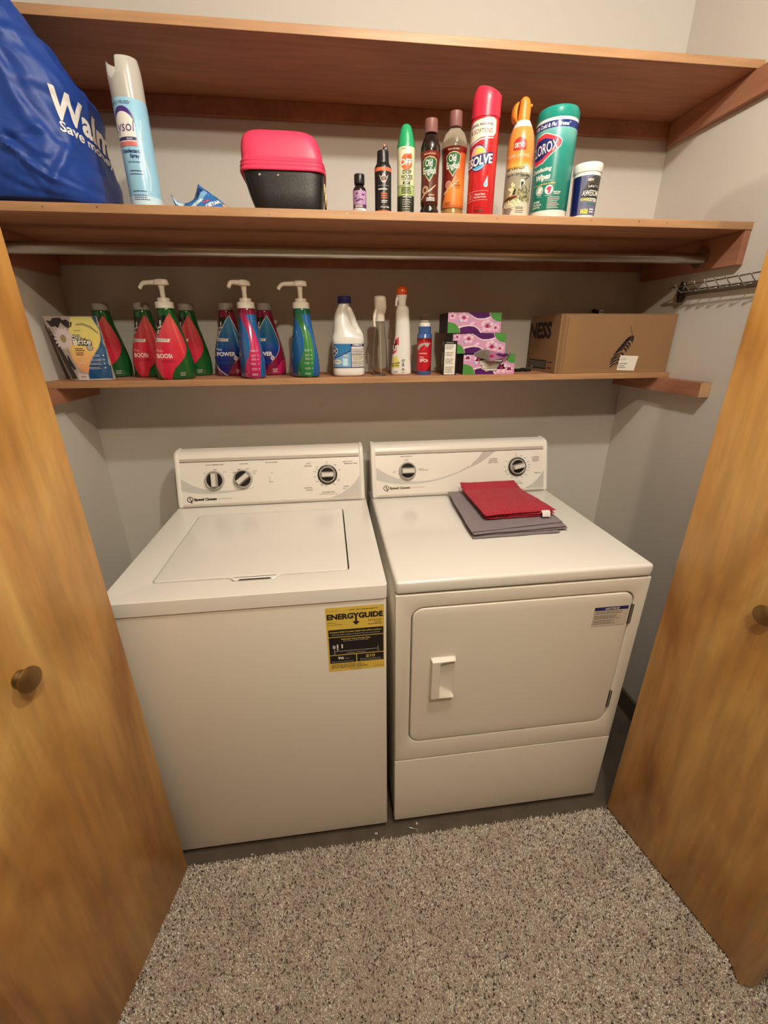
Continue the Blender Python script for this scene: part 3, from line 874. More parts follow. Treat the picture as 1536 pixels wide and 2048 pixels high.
# notice sticker
pn = plane_map((0, -0.001, 0), (1, 0, 0), (0, 0, 1), (0, -1, 0))
n0, n1, m0, m1 = X(0.5665), X(0.6650), 0.7255, 0.7890
it = [P(rect(n0, m0, n1, m1), 'ink_soft', 0), P(rect(n0 + 0.0007, m0 + 0.0007, n1 - 0.0007, m1 - 0.0007), mat('sticker_beige', (206, 196, 180), rough=0.5) and 'sticker_beige', 1),
      P(rect(n0 + 0.0007, m1 - 0.011, n1 - 0.0007, m1 - 0.0007), 'navy', 2), T('NOTICE', (n0 + n1) / 2 + 0.002, m1 - 0.0058, 0.0062, 'white', 0.042, bold=0.03, shear=0.2, layer=3)]
it += bars(n0 + 0.003, n1 - 0.006, [m1 - 0.0165, m1 - 0.0215], 0.0018, 'ink_soft', seed=11, gap=.05) + bars(n0 + 0.003, n1 - 0.02, [m1 - 0.0290, m1 - 0.0335, m1 - 0.0380], 0.0018, 'ink_soft', seed=12, gap=.05) + bars(n0 + 0.003, n1 - 0.03, [m1 - 0.0450, m1 - 0.0500, m1 - 0.0550], 0.0018, 'ink_soft', seed=13, gap=.05)
put('notice_sticker', it, pn, door, step=0.5, vstep=0.5)

pm = console(dry, B0 + 0.003, B1 - 0.003, y_off=-0.004)
up = curve([(0.042, 0.102), (0.09, 0.072), (0.14, 0.053), (0.20, 0.045), (0.26, 0.049), (0.32, 0.063), (0.37, 0.082), (0.41, 0.104), (0.435, 0.125), (0.450, 0.1465)])
lo = curve([(0.042, 0.055), (0.09, 0.043), (0.14, 0.036), (0.20, 0.036), (0.26, 0.043), (0.32, 0.058), (0.37, 0.076), (0.41, 0.093), (0.45, 0.112), (0.500, 0.1465)])
items = [P([(X(a), b) for a, b in sweep(0.042, 0.400, lo, up)], 'swoosh', 1),
         P([(X(a), b) for a, b in [(0.400, 0.088), (0.41, 0.104), (0.435, 0.125), (0.450, 0.1465), (0.500, 0.1465), (0.47, 0.124), (0.44, 0.105)]], 'console_grey', 1),
         P([(X(a), b) for a, b in [(0.694, 0.066), (0.694, 0.0), (0.618, 0.0), (0.65, 0.016), (0.675, 0.040)]], 'console_grey', 1)]
mat('bronze_ink', (108, 92, 62), rough=0.4)
items += logo(X(0.077), 0.024, 'bronze_ink')
items += [T('FABRIC SELECTOR', X(0.156), 0.139, 0.0036, 'ink_soft', 0.045), T('DELICATE', X(0.157), 0.126, 0.0028, 'ink_soft', 0.018), T('REGULAR', X(0.212), 0.091, 0.0028, 'ink_soft', 0.018), T('PERMANENT PRESS', X(0.220), 0.086, 0.0028, 'ink_soft', 0.036),
          T('NO', X(0.112), 0.087, 0.0028, 'ink_soft', 0.006), T('HEAT', X(0.110), 0.082, 0.0028, 'ink_soft', 0.010),
          T('AUTOMATIC', X(0.492), 0.1175, 0.0042, 'ink_soft', 0.032), T('PERMANENT', X(0.492), 0.1105, 0.0042, 'ink_soft', 0.034), T('PRESS / KNITS', X(0.491), 0.1035, 0.0042, 'ink_soft', 0.040),
          T('AUTOMATIC', X(0.661), 0.118, 0.0042, 'ink_soft', 0.032), T('REGULAR', X(0.661), 0.111, 0.0042, 'ink_soft', 0.026), T('DELICATE', X(0.661), 0.104, 0.0042, 'ink_soft', 0.026), T('TIME DRY', X(0.669), 0.057, 0.0042, 'ink_soft', 0.026),
          T('CYCLE SELECTION', X(0.586), 0.019, 0.0042, 'ink_soft', 0.044), T('PUSH TO START', X(0.586), 0.026, 0.0028, 'ink_soft', 0.034),
          H([ell(X(0.586), 0.083, 0.0385, a0=35, a1=88, n=20) + ell(X(0.586), 0.083, 0.0378, a0=35, a1=88, n=20)[::-1]], 'ink_soft', 3),
          H([ell(X(0.586), 0.083, 0.0385, a0=-150, a1=28, n=40) + ell(X(0.586), 0.083, 0.0378, a0=-150, a1=28, n=40)[::-1]], 'ink_soft', 3),
          H([ell(X(0.586), 0.083, 0.0385, a0=95, a1=200, n=30) + ell(X(0.586), 0.083, 0.0378, a0=95, a1=200, n=30)[::-1]], 'ink_soft', 3),
          P(line([(X(0.583), 0.121), (X(0.582), 0.137)], 0.0012), 'ink', 3), P(line([(X(0.549), 0.072), (X(0.537), 0.068)], 0.0012), 'ink', 3)]
for a in (-140, -115, -90, -65, -45, -22, -5, 8, 25, 48, 70, 150, 178, 205): items.append(P(rect(X(0.586) + 0.049 * cos(radians(a)) - 0.0035, 0.083 + 0.044 * sin(radians(a)), X(0.586) + 0.049 * cos(radians(a)) + 0.0035, 0.083 + 0.044 * sin(radians(a)) + 0.0016), 'ink_soft', 3))
for a in (0, 90, 180): items.append(P(ell(X(0.159) + 0.0385 * cos(radians(a)), 0.086 + 0.0370 * sin(radians(a)), 0.0009), 'ink', 3))
put('printed_markings', items, pm, dry, step=0.5, vstep=0.5)
dial(dry, pm, X(0.159), 0.0860, 0.0325, 0)
dial(dry, pm, X(0.586), 0.0840, 0.0300, 12, ring=True)


# ------------------------------------------------------------------ folded cloths on the dryer
def cloth_layer(bm, quad, z0, th, seed, lift=0.0, rows=26, cols=26, amp=0.0018, bulge=0.0):
    """one wavy fold of fabric: closed slab with rounded rims"""
    b = bmesh.new(); top, bot = [], []
    a, q, c, d = [Vector((*p, 0)) for p in quad]      # front-left, front-right, back-right, back-left
    for j in range(rows + 1):
        v = j / rows; rt, rb = [], []
        for i in range(cols + 1):
            u = i / cols
            p = (a * (1 - u) + q * u) * (1 - v) + (d * (1 - u) + c * u) * v
            e = min(u, 1 - u, v, 1 - v)
            w = noise.noise(Vector((p.x * 9 + seed, p.y * 9, seed * 1.7))) * amp + noise.noise(Vector((p.x * 34 + seed, p.y * 34, seed))) * amp * 0.4
            ed = noise.noise(Vector((u * 5 + seed, v * 5, 3.1))) * 0.003
            if e < 0.02: p = p + Vector((ed * (1 if u > 0.5 else -1), ed * (1 if v > 0.5 else -1), 0))
            zz = z0 + w + lift * max(0, v - 0.8) ** 1.0 + bulge * sin(pi * u) * sin(pi * v)
            half = th / 2 * min(1, sqrt(max(0.0, e / 0.03)) * 0.75 + 0.25)
            rt.append(b.verts.new((p.x, p.y, zz + th / 2 + half))); rb.append(b.verts.new((p.x, p.y, zz + th / 2 - half)))
        top.append(rt); bot.append(rb)
    for j in range(rows):
        for i in range(cols):
            b.faces.new((top[j][i], top[j][i + 1], top[j + 1][i + 1], top[j + 1][i])); b.faces.new((bot[j][i], bot[j + 1][i], bot[j + 1][i + 1], bot[j][i + 1]))
    for i in range(cols): b.faces.new((bot[0][i], bot[0][i + 1], top[0][i + 1], top[0][i])); b.faces.new((bot[rows][i + 1], bot[rows][i], top[rows][i], top[rows][i + 1]))
    for j in range(rows): b.faces.new((bot[j + 1][0], bot[j][0], top[j][0], top[j + 1][0])); b.faces.new((bot[j][cols], bot[j + 1][cols], top[j + 1][cols], top[j][cols]))
    bmesh.ops.recalc_face_normals(b, faces=b.faces)
    merge(bm, b, 0)


mat('grey_cloth', (132, 120, 126), rough=0.85, bump=0.35, bscale=900, sheen=0.2)
ZTOP = 0.9125
gt = thing('folded_cloth', (0.43, 0.40, ZTOP), label='folded grey cotton cloth lying flat on the dryer under the red towel', cat='cloth')
bm = bmesh.new()
for k, (dz, q, s) in enumerate((
        (0.0010, ((0.283, 0.214), (0.560, 0.222), (0.590, 0.575), (0.312, 0.580)), 1.0),
        (0.0062, ((0.296, 0.224), (0.592, 0.236), (0.596, 0.575), (0.318, 0.580)), 2.0),
        (0.0114, ((0.287, 0.219), (0.590, 0.240), (0.592, 0.575), (0.309, 0.583)), 3.4),
        (0.0166, ((0.282, 0.226), (0.588, 0.262), (0.590, 0.576), (0.305, 0.584)), 4.2))):
    cloth_layer(bm, [(x - 0.43, y - 0.40) for x, y in q], dz, 0.0046, s, amp=0.0010)
link('fabric', bm, 'grey_cloth', gt, smooth=60)

m = bpy.data.materials.new('red_waffle'); m.use_nodes = True; MATS['red_waffle'] = m
nt = m.node_tree; b_ = nt.nodes['Principled BSDF']; b_.inputs['Base Color'].default_value = lin((178, 16, 48)); b_.inputs['Roughness'].default_value = 0.9; b_.inputs['Sheen Weight'].default_value = 0.15
tc = nt.nodes.new('ShaderNodeTexCoord'); mp = nt.nodes.new('ShaderNodeMapping'); mp.inputs['Rotation'].default_value = (0, 0, 0.08); mp.inputs['Scale'].default_value = (1, 1, 1)
nt.links.new(tc.outputs['Object'], mp.inputs[0])
hs = []
for dr_ in ('X', 'Y'):
    w = nt.nodes.new('ShaderNodeTexWave'); w.bands_direction = dr_; w.inputs['Scale'].default_value = 36.0; w.inputs['Distortion'].default_value = 0.6; w.inputs['Detail Scale'].default_value = 1.0
    nt.links.new(mp.outputs[0], w.inputs[0]); hs.append(w)
mn = nt.nodes.new('ShaderNodeMath'); mn.operation = 'MULTIPLY'; nt.links.new(hs[0].outputs[1], mn.inputs[0]); nt.links.new(hs[1].outputs[1], mn.inputs[1])
bp_ = nt.nodes.new('ShaderNodeBump'); bp_.inputs['Strength'].default_value = 0.9; bp_.inputs['Distance'].default_value = 0.003; bp_.invert = True
nt.links.new(mn.outputs[0], bp_.inputs['Height']); nt.links.new(bp_.outputs[0], b_.inputs['Normal'])
rt_ = thing('folded_towel', (0.46, 0.45, ZTOP + 0.022), label='crimson waffle-weave towel folded on top of the grey cloth', cat='towel')
bm = bmesh.new()
for k, (dz, q, s, lf) in enumerate((
        (0.0010, ((0.352, 0.298), (0.572, 0.303), (0.556, 0.566), (0.356, 0.572)), 5.0, 0.02),
        (0.0085, ((0.352, 0.302), (0.580, 0.300), (0.560, 0.568), (0.350, 0.570)), 6.3, 0.05),
        (0.0165, ((0.346, 0.290), (0.584, 0.306), (0.556, 0.574), (0.348, 0.574)), 7.1, 0.07))):
    cloth_layer(bm, [(x - 0.46, y - 0.45) for x, y in q], dz, 0.0068, s, lift=lf, amp=0.0028, bulge=0.0015 * k)
link('fabric', bm, 'red_waffle', rt_, smooth=60)
bm = bmesh.new(); b = bmesh.new()
pts = [(0.0, 0.010), (-0.004, 0.018), (-0.010, 0.016), (-0.014, 0.008), (-0.0145, 0.001)]
for i in range(len(pts) - 1):
    vs = [b.verts.new((x, pts[k][0], pts[k][1])) for k, x in ((i, 0), (i, 0.026), (i + 1, 0.026), (i + 1, 0))]
    b.faces.new(vs)
bmesh.ops.remove_doubles(b, verts=b.verts, dist=1e-6); bmesh.ops.solidify(b, geom=b.faces[:], thickness=0.0008)
merge(bm, b, 0)
tg = link('care_tag', bm, 'white', rt_, smooth=30); tg.location = (0.531 - 0.46, 0.300 - 0.45, 0.006)
mat('bleach_light', (120, 172, 208), rough=0.3, coat=0.3)
# ------------------------------------------------------------------ turned containers on the middle shelf
def turned(name, x, y, z, label, cat, parts, group=None, seg=40):
    """parts: list of (part name, profile, material)"""
    t = thing(name, (x, y, z), label=label, cat=cat, group=group)
    for nm, prof, m in parts:
        bm = bmesh.new(); lathe(bm, prof, seg); link(nm, bm, m, t, smooth=35)
    return t


def face(x, y): return -atan2(x + 0.1175, y + 0.8846)      # compass angle from an object towards the room


# --- disinfectant spray can
mat('can_blue', (148, 200, 226), rough=0.3, coat=0.3, var=0.10, vscale=18)
mat('pale_blue', (196, 226, 238), rough=0.3)
mat('label_navy', (40, 40, 104), rough=0.35)
mat('label_purple', (74, 48, 128), rough=0.35)
mat('label_rose', (214, 120, 118), rough=0.35)
x, y = -0.523, 0.400
t = thing('spray_can', (x, y, ZM), label='tall pale blue disinfectant spray can with white cap beside the blue bag', cat='spray can')
R = 0.0345
bm = bmesh.new(); lathe(bm, [(0, 0), (R - 0.002, 0), (R, 0.002), (R, 0.196), (R - 0.002, 0.2), (0.02, 0.204), (0, 0.204)], 44); link('can', bm, 'can_blue', t)
# cap: tube with a stepped top and a spray notch facing left
b = bmesh.new(); seg = 96; nz = 16; rings = []
for k in range(nz + 1):
    rg = []
    for i in range(seg):
        th = 2 * pi * i / seg; dirx = cos(th - radians(200))
        topz = 0.273 - 0.004 * (1 - cos(th - radians(40)))
        n = abs(((th - radians(236) + pi) % (2 * pi)) - pi)
        if n < 0.50: topz = 0.228 + 0.010 * (n / 0.40) if n < 0.42 else 0.264
        zz = 0.196 + (topz - 0.196) * k / nz
        r = R - 0.0006 - 0.0035 * max(0, (zz - 0.24) / 0.033) ** 2
        rg.append(b.verts.new((r * cos(th), r * sin(th), zz)))
    rings.append(rg)
for a_, b2 in zip(rings, rings[1:]):
    for i in range(seg): j = (i + 1) % seg; b.faces.new((a_[i], a_[j], b2[j], b2[i]))
bmesh.ops.solidify(b, geom=b.faces[:], thickness=0.0022)
bm = bmesh.new(); merge(bm, b)
lathe(bm, [(0, 0.200), (0.030, 0.200), (0.030, 0.232), (0.012, 0.240), (0.010, 0.252), (0.0, 0.254)], 24)
link('cap', bm, 'white_gloss', t, smooth=45)
a0 = radians(-34)
it = [P(rect(-0.075, 0.002, 0.075, 0.020), 'pale_blue', 0), T('KILLS COLD & FLU VIRUSES*', -0.018, 0.188, 0.006, 'label_navy', 0.080, bold=0.0),
      P(ell(0, 0.158, 0.0235, 0.024, a0=-20, a1=200, n=24), 'label_purple', 2), P(rect(-0.0225, 0.112, 0.0225, 0.150), 'white', 3), P(ell(0, 0.150, 0.0225, 0.0225, a0=0, a1=180, n=24), 'white', 3),
      T('Lysol', -0.003, 0.148, 0.0200, 'label_purple', 0.050, bold=0.0, shear=0.15, layer=5), P(rect(-0.0225, 0.122, 0.0225, 0.128), 'label_navy', 4), P(rect(-0.0225, 0.112, 0.0225, 0.120), 'label_rose', 4),
      T('BRAND', 0.008, 0.125, 0.003, 'white', 0.012, layer=5), T('Disinfectant', 0.004, 0.1035, 0.0072, 'label_navy', 0.040, bold=0.03), T('Spray', 0.012, 0.0945, 0.0072, 'label_navy', 0.020, bold=0.03),
      T('CRISP LINEN SCENT', 0.008, 0.083, 0.0026, 'label_navy', 0.026)]
it += bars(-0.005, 0.024, [0.060, 0.066], 0.0016, 'label_navy', seed=3) + bars(-0.006, 0.030, [0.012, 0.016, 0.020, 0.028], 0.0016, 'label_navy', seed=4)
it += [P(line([(0.0325 + 0.004 * sin(k * 0.7), 0.03 + k * 0.012) for k in range(12)], 0.003), 'pale_blue', 1)]
put('label', it, cyl_map(R, face(x, y) + a0), t)

# --- little purple-label bottle
x, y = -0.0145, 0.400
pf_ = [(0, 0), (0.0150, 0), (0.0168, 0.002), (0.0168, 0.049), (0.0155, 0.055), (0.0105, 0.0605), (0.0088, 0.063), (0.0088, 0.070), (0, 0.07)]
mat('amber_dark', (34, 20, 22), rough=0.15, coat=0.6)
mat('lilac', (176, 140, 176), rough=0.45, var=0.5, vscale=90)
mat('plum', (84, 46, 84), rough=0.45)
t = turned('dropper_bottle', x, y, ZM, 'smallest bottle on the middle shelf, dark with black cap and purple flower label', 'bottle',
           [('bottle', pf_, 'amber_dark'), ('cap', [(0, 0.064), (0.0125, 0.064), (0.0128, 0.066), (0.0128, 0.083), (0.0118, 0.0845), (0, 0.0845)], 'black_plastic')])
it = [P(rect(-0.020, 0.012, 0.020, 0.049), 'lilac', 0), P(rect(-0.020, 0.001, 0.020, 0.0125), 'white', 1), P(rect(-0.020, 0.0125, 0.020, 0.0205), 'plum', 1)]
rnd = random.Random(4)
for k in range(9): it.append(P(ell(-0.012 + 0.024 * rnd.random(), 0.026 + 0.018 * rnd.random(), 0.0028, 0.0016), 'plum' if k % 2 else 'label_purple', 2))
it += bars(-0.012, 0.012, [0.0145, 0.0175], 0.0014, 'white', seed=6) + bars(-0.012, 0.010, [0.003, 0.006, 0.009], 0.001, 'plum', seed=7)
put('label', it, cyl_map(0.0168, face(x, y)), t)

# --- black pump bottle with orange bands
x, y = 0.0445, 0.400
R = 0.0207
mat('coral', (222, 112, 78), rough=0.35)
mat('grey_print', (170, 166, 160), rough=0.4)
t = turned('black_bottle', x, y, ZM, 'slim black bottle with orange bands and black sprayer head on the middle shelf', 'bottle',
           [('bottle', [(0, 0), (R - .001, 0), (R, 0.001), (R, 0.098), (R - 0.002, 0.1025), (R - 0.004, 0.106), (0.0135, 0.1085), (0, 0.1085)], 'black_plastic')])
bm = bmesh.new(); lathe(bm, [(0, 0.106), (0.0150, 0.106), (0.0150, 0.113), (0.0142, 0.115), (0.0138, 0.132), (0.0, 0.132)], 32)
box(bm, (-0.0135, -0.007, 0.126), (-0.003, 0.007, 0.1325), 0.0015, 2); box(bm, (0.000, -0.0115, 0.126), (0.0115, 0.0115, 0.140), 0.003, 3)
link('sprayer', bm, 'black_plastic', t)
bm = bmesh.new(); box(bm, (0.001, -0.005, 0.138), (0.006, 0.005, 0.1465), 0.002, 2); link('nozzle', bm, 'pale_blue' if False else 'coral', t)
it = [P(rect(-0.030, 0.089, 0.030, 0.0965), 'coral', 1), P(rect(-0.030, 0.002, 0.030, 0.0085), 'coral', 1),
      P([(-0.012, 0.082), (-0.006, 0.077), (-0.004, 0.081), (0, 0.086), (0.004, 0.081), (0.006, 0.077), (0.012, 0.082), (0.009, 0.073), (0.005, 0.066), (0, 0.064), (-0.005, 0.066), (-0.009, 0.073)], 'grey_print', 1),
      P(ell(0, 0.0735, 0.0065, 0.0035), 'black_plastic', 2), P(ell(0, 0.0735, 0.0045, 0.0016), 'coral', 3), P(rect(-0.014, 0.0590, 0.014, 0.0596), 'grey_print', 2)]
it += bars(-0.014, 0.016, [0.0510], 0.0022, 'white', seed=2, gap=.05) + bars(-0.007, 0.010, [0.0420, 0.0375, 0.0330], 0.0022, 'coral', seed=3, gap=.05) + bars(-0.006, 0.010, [0.0275, 0.0240], 0.0016, 'white', seed=4) + [T('4 fl. oz (118ml)', 0.003, 0.0155, 0.0036, 'white', 0.022)]
put('label', it, cyl_map(R, face(x, y) + 0.1), t)

# --- insect repellent can
x, y = 0.102, 0.400
R = 0.0217
zgrad('repellent_can', [(0.0, (30, 34, 26)), (0.040, (38, 46, 30)), (0.041, (170, 190, 120)), (0.062, (178, 196, 130)), (0.064, (214, 214, 172)), (0.145, (216, 216, 180))], rough=0.3, coat=0.3)
mat('repellent_cap', (36, 156, 100), rough=0.3, coat=0.3)
mat('bright_orange', (232, 98, 44), rough=0.35)
mat('olive_ink', (60, 62, 34), rough=0.5)
t = turned('insect_spray_can', x, y, ZM, 'slim pale green insect repellent can with pointed green cap', 'spray can',
           [('can', [(0, 0), (R - .001, 0), (R, 0.001), (R, 0.140), (R - 0.002, 0.144), (0, 0.144)], 'repellent_can'),
            ('cap', [(0, 0.139), (R + 0.0004, 0.139), (R + 0.0004, 0.143), (R - 0.001, 0.147), (0.0185, 0.160), (0.0150, 0.173), (0.0115, 0.182), (0.0080, 0.1855), (0.0050, 0.1862), (0, 0.1862)], 'repellent_cap')])
it = [T('Johnson', -0.008, 0.135, 0.0035, 'ink', 0.014, shear=0.3, bold=0), P(ell(0.0, 0.108, 0.0145, 0.0165), 'bright_orange', 1), P([(-0.004, 0.120), (0.012, 0.126), (0.014, 0.112), (0.006, 0.106)], 'bright_orange', 1),
      T('OFF!', 0.000, 0.108, 0.0125, 'white', 0.034, bold=0.03, shear=0.1, layer=3), T('DEEP', 0.001, 0.0885, 0.0075, 'olive_ink', 0.022, bold=0.03), T('WOODS', 0.001, 0.0785, 0.0085, 'olive_ink', 0.029, bold=0.03),
      T('INSECT REPELLENT', 0.001, 0.0722, 0.0022, 'olive_ink', 0.022), P(rect(-0.009, 0.063, 0.009, 0.069), 'olive_ink', 2), T('DRY', 0.0, 0.066, 0.0040, 'white', 0.010, bold=0.03), P(rect(-0.03, 0.0600, 0.03, 0.0606), 'olive_ink', 2)]
it += bars(-0.013, 0.014, [0.0555, 0.0520, 0.0485, 0.0445], 0.0020, 'olive_ink', seed=9, gap=.04) + [T('REPELS TICKS', 0.002, 0.0375, 0.0030, 'white', 0.022)]
it += bars(-0.010, 0.012, [0.0300, 0.0255, 0.0210, 0.0160, 0.0110, 0.0060, 0.002], 0.0022, 'grey_print', seed=10) + [P([(-0.006, 0.010), (-0.002, 0.010), (-0.003, 0.034), (-0.005, 0.034)], 'repellent_can', 2)]
put('label', it, cyl_map(R, face(x, y) + 0.10), t)

# --- two furniture polish bottles
mat('polish_dark', (30, 18, 14), rough=0.12, coat=0.8)
mat('polish_clear', (232, 222, 202), rough=0.03, coat=0.5, alpha=1)
MATS['polish_clear'].node_tree.nodes['Principled BSDF'].inputs['Transmission Weight'].default_value = 0.95
MATS['polish_clear'].node_tree.nodes['Principled BSDF'].inputs['IOR'].default_value = 1.18
mat('polish_oil', (196, 150, 50), rough=0.1, coat=0.6)
mat('mauve_cap', (132, 88, 82), rough=0.45)
mat('maroon', (112, 28, 22), rough=0.35)
mat('label_brown', (86, 34, 22), rough=0.35)
mat('crest_green', (38, 92, 56), rough=0.35)
mat('tan_line', (220, 190, 150), rough=0.35)
zgrad('polish_orange', [(0.020, (206, 108, 44)), (0.06, (222, 130, 50)), (0.12, (196, 90, 40))], rough=0.35)


def polish(name, x, y, R, Hh, label, glass, body, lab, extra):
    prof = [(0, 0), (R - 0.002, 0), (R, 0.003), (R, 0.012), (R - 0.003, 0.017), (R - 0.003, 0.022), (R - 0.002, 0.025), (R - 0.003, Hh * 0.40), (R - 0.0015, Hh * 0.60), (R + 0.0006, Hh * 0.66), (R - 0.0005, Hh * 0.73), (R - 0.006, Hh * 0.80), (0.0125, Hh * 0.855), (0.0115, Hh * 0.875), (0, Hh * 0.875)]
    capz = Hh * 0.862
    t = turned(name, x, y, ZM, label, 'bottle', [('bottle', prof, glass), ('cap', [(0, capz), (0.0160, capz), (0.0165, capz + 0.001), (0.0158, Hh - 0.001), (0.0150, Hh), (0, Hh)], 'mauve_cap')])
    rf = rad_at(prof)
    z0, z1 = 0.0225, Hh * 0.665
    w = R * 1.9
    it = [P(rect(-w, z0, w, z1), body, 0), P([(-w, z1 - 0.012), (w, z1 - 0.012), (w, z1), (-w, z1)], 'maroon', 1)]
    if extra: it += [P([(-w, z0), (-w, z1), (0.016, z1), (0.017, z1 - 0.03), (0.008, z1 - 0.055), (-0.004, z1 - 0.075), (-0.016, z1 - 0.09), (-0.03, z0)], 'maroon', 1)]
    cz = z1 - 0.030; s = 0.0175
    def shield(k): return [(-s * k, cz + 0.009 * k), (-s * 0.55 * k, cz + 0.016 * k), (0, cz + 0.0185 * k), (s * 0.55 * k, cz + 0.017 * k), (s * k, cz + 0.012 * k), (s * 0.85 * k, cz - 0.006 * k), (s * 0.45 * k, cz - 0.019 * k), (0.0, cz - 0.030 * k), (-s * 0.5 * k, cz - 0.019 * k), (-s * 0.85 * k, cz - 0.006 * k)]
    it += [T('MADE WITH PRIDE', 0, z1 - 0.006, 0.0032, 'tan_line', 0.026), P(shield(1.06), 'tan_line', 2), P(shield(0.97), 'crest_green', 3), T('Old', -0.002, cz + 0.0065, 0.0145, 'white', 0.017, bold=0.012, layer=5), T('English', 0.0, cz - 0.0085, 0.0130, 'white', 0.033, bold=0.012, layer=5)]
    c2 = z1 - 0.078
    it += [H([ell(-0.010, c2, 0.0085), ell(-0.010, c2, 0.0070)], 'tan_line', 3), H([ell(-0.010, c2, 0.0055), ell(-0.010, c2, 0.0042)], 'tan_line', 3), P(ell(-0.010, c2, 0.0030), 'label_brown' if not extra else 'coral', 3),
           P([(-0.010, c2 - 0.0085), (0.004, c2 - 0.002), (0.018, c2 + 0.010), (0.018, c2 + 0.012), (0.004, c2 + 0.002)], 'tan_line', 2), P([(-0.024, c2 - 0.018), (-0.012, c2 - 0.008), (-0.010, c2 - 0.010), (-0.022, c2 - 0.020)], 'tan_line', 2)]
    if extra: it += [T('RESTORE', 0.011, z1 - 0.074, 0.0024, 'label_brown', 0.011), T('PROTECT', 0.013, z1 - 0.080, 0.0034, 'label_brown', 0.019, bold=0.03), T('WITH OIL', 0.013, z1 - 0.085, 0.0022, 'label_brown', 0.012)] + bars(-0.017, -0.003, [z0 + 0.006, z0 + 0.010], 0.0014, 'label_brown', seed=3)
    else: it += [T('Scratch', 0.006, c2 - 0.010, 0.0042, 'tan_line', 0.015, shear=0.2), T('Cover', 0.007, c2 - 0.016, 0.0042, 'tan_line', 0.013, shear=0.2)] + bars(-0.006, 0.016, [z0 + 0.008, z0 + 0.012], 0.0022, 'white', seed=3, gap=.05)
    put('label', it, cyl_map(lambda v: rf(v), face(x, y) - 0.05), t)
    return t


polish('polish_bottle', 0.1625, 0.398, 0.0240, 0.197, 'shorter dark furniture polish bottle with brown label and mauve cap', 'polish_dark', 'label_brown', '', False)
pb = polish('polish_bottle', 0.2295, 0.424, 0.0312, 0.224, 'taller clear furniture polish bottle with orange label and mauve cap', 'polish_clear', 'polish_orange', '', True)
bm = bmesh.new(); lathe(bm, [(0, 0.0015), (0.0285, 0.0015), (0.0295, 0.004), (0.0295, 0.012), (0.0265, 0.018), (0.0265, 0.10), (0, 0.10)], 36); link('oil', bm, 'polish_oil', pb)

# --- red carpet foam can
x, y = 0.2965, 0.396
R = 0.0338
mat('foam_red', (196, 34, 40), rough=0.28, coat=0.4)
mat('foam_cap', (214, 46, 72), rough=0.35, coat=0.1)
mat('cream', (240, 230, 206), rough=0.4)
mat('pink_line', (238, 160, 150), rough=0.4)
mat('sun_yellow', (240, 206, 96), rough=0.4)
mat('sky_blue', (84, 168, 214), rough=0.35)
t = turned('foam_spray_can', x, y, ZM, 'tall red carpet foam spray can with rose red cap', 'spray can',
           [('can', [(0, 0), (R - .001, 0), (R, 0.002), (R, 0.198), (R - 0.003, 0.204), (0, 0.204)], 'foam_red')])
b = bmesh.new(); seg = 48; rings = []
for k in range(13):
    rg = []
    for i in range(seg):
        th = 2 * pi * i / seg
        s_ = 0.5 + 0.5 * cos(th - radians(195))
        topz = 0.243 + 0.016 * s_ ** 1.5
        zz = 0.199 + (topz - 0.199) * k / 12; r = R + 0.0008 - 0.008 * max(0, (zz - 0.228) / 0.031) ** 2
        rg.append(b.verts.new((r * cos(th), r * sin(th), zz)))
    rings.append(rg)
for a_, b2 in zip(rings, rings[1:]):
    for i in range(seg): j = (i + 1) % seg; b.faces.new((a_[i], a_[j], b2[j], b2[i]))
c_ = b.verts.new((-0.004, 0, 0.249))
for i in range(seg): b.faces.new((rings[-1][i], rings[-1][(i + 1) % seg], c_))
bm = bmesh.new(); merge(bm, b)
box(bm, (0.004, -0.010, 0.240), (0.027, 0.010, 0.2465), 0.002, 2); box(bm, (0.026, -0.0095, 0.226), (0.0335, 0.0095, 0.2475), 0.0015, 2)
link('cap', bm, 'foam_cap', t, smooth=45)
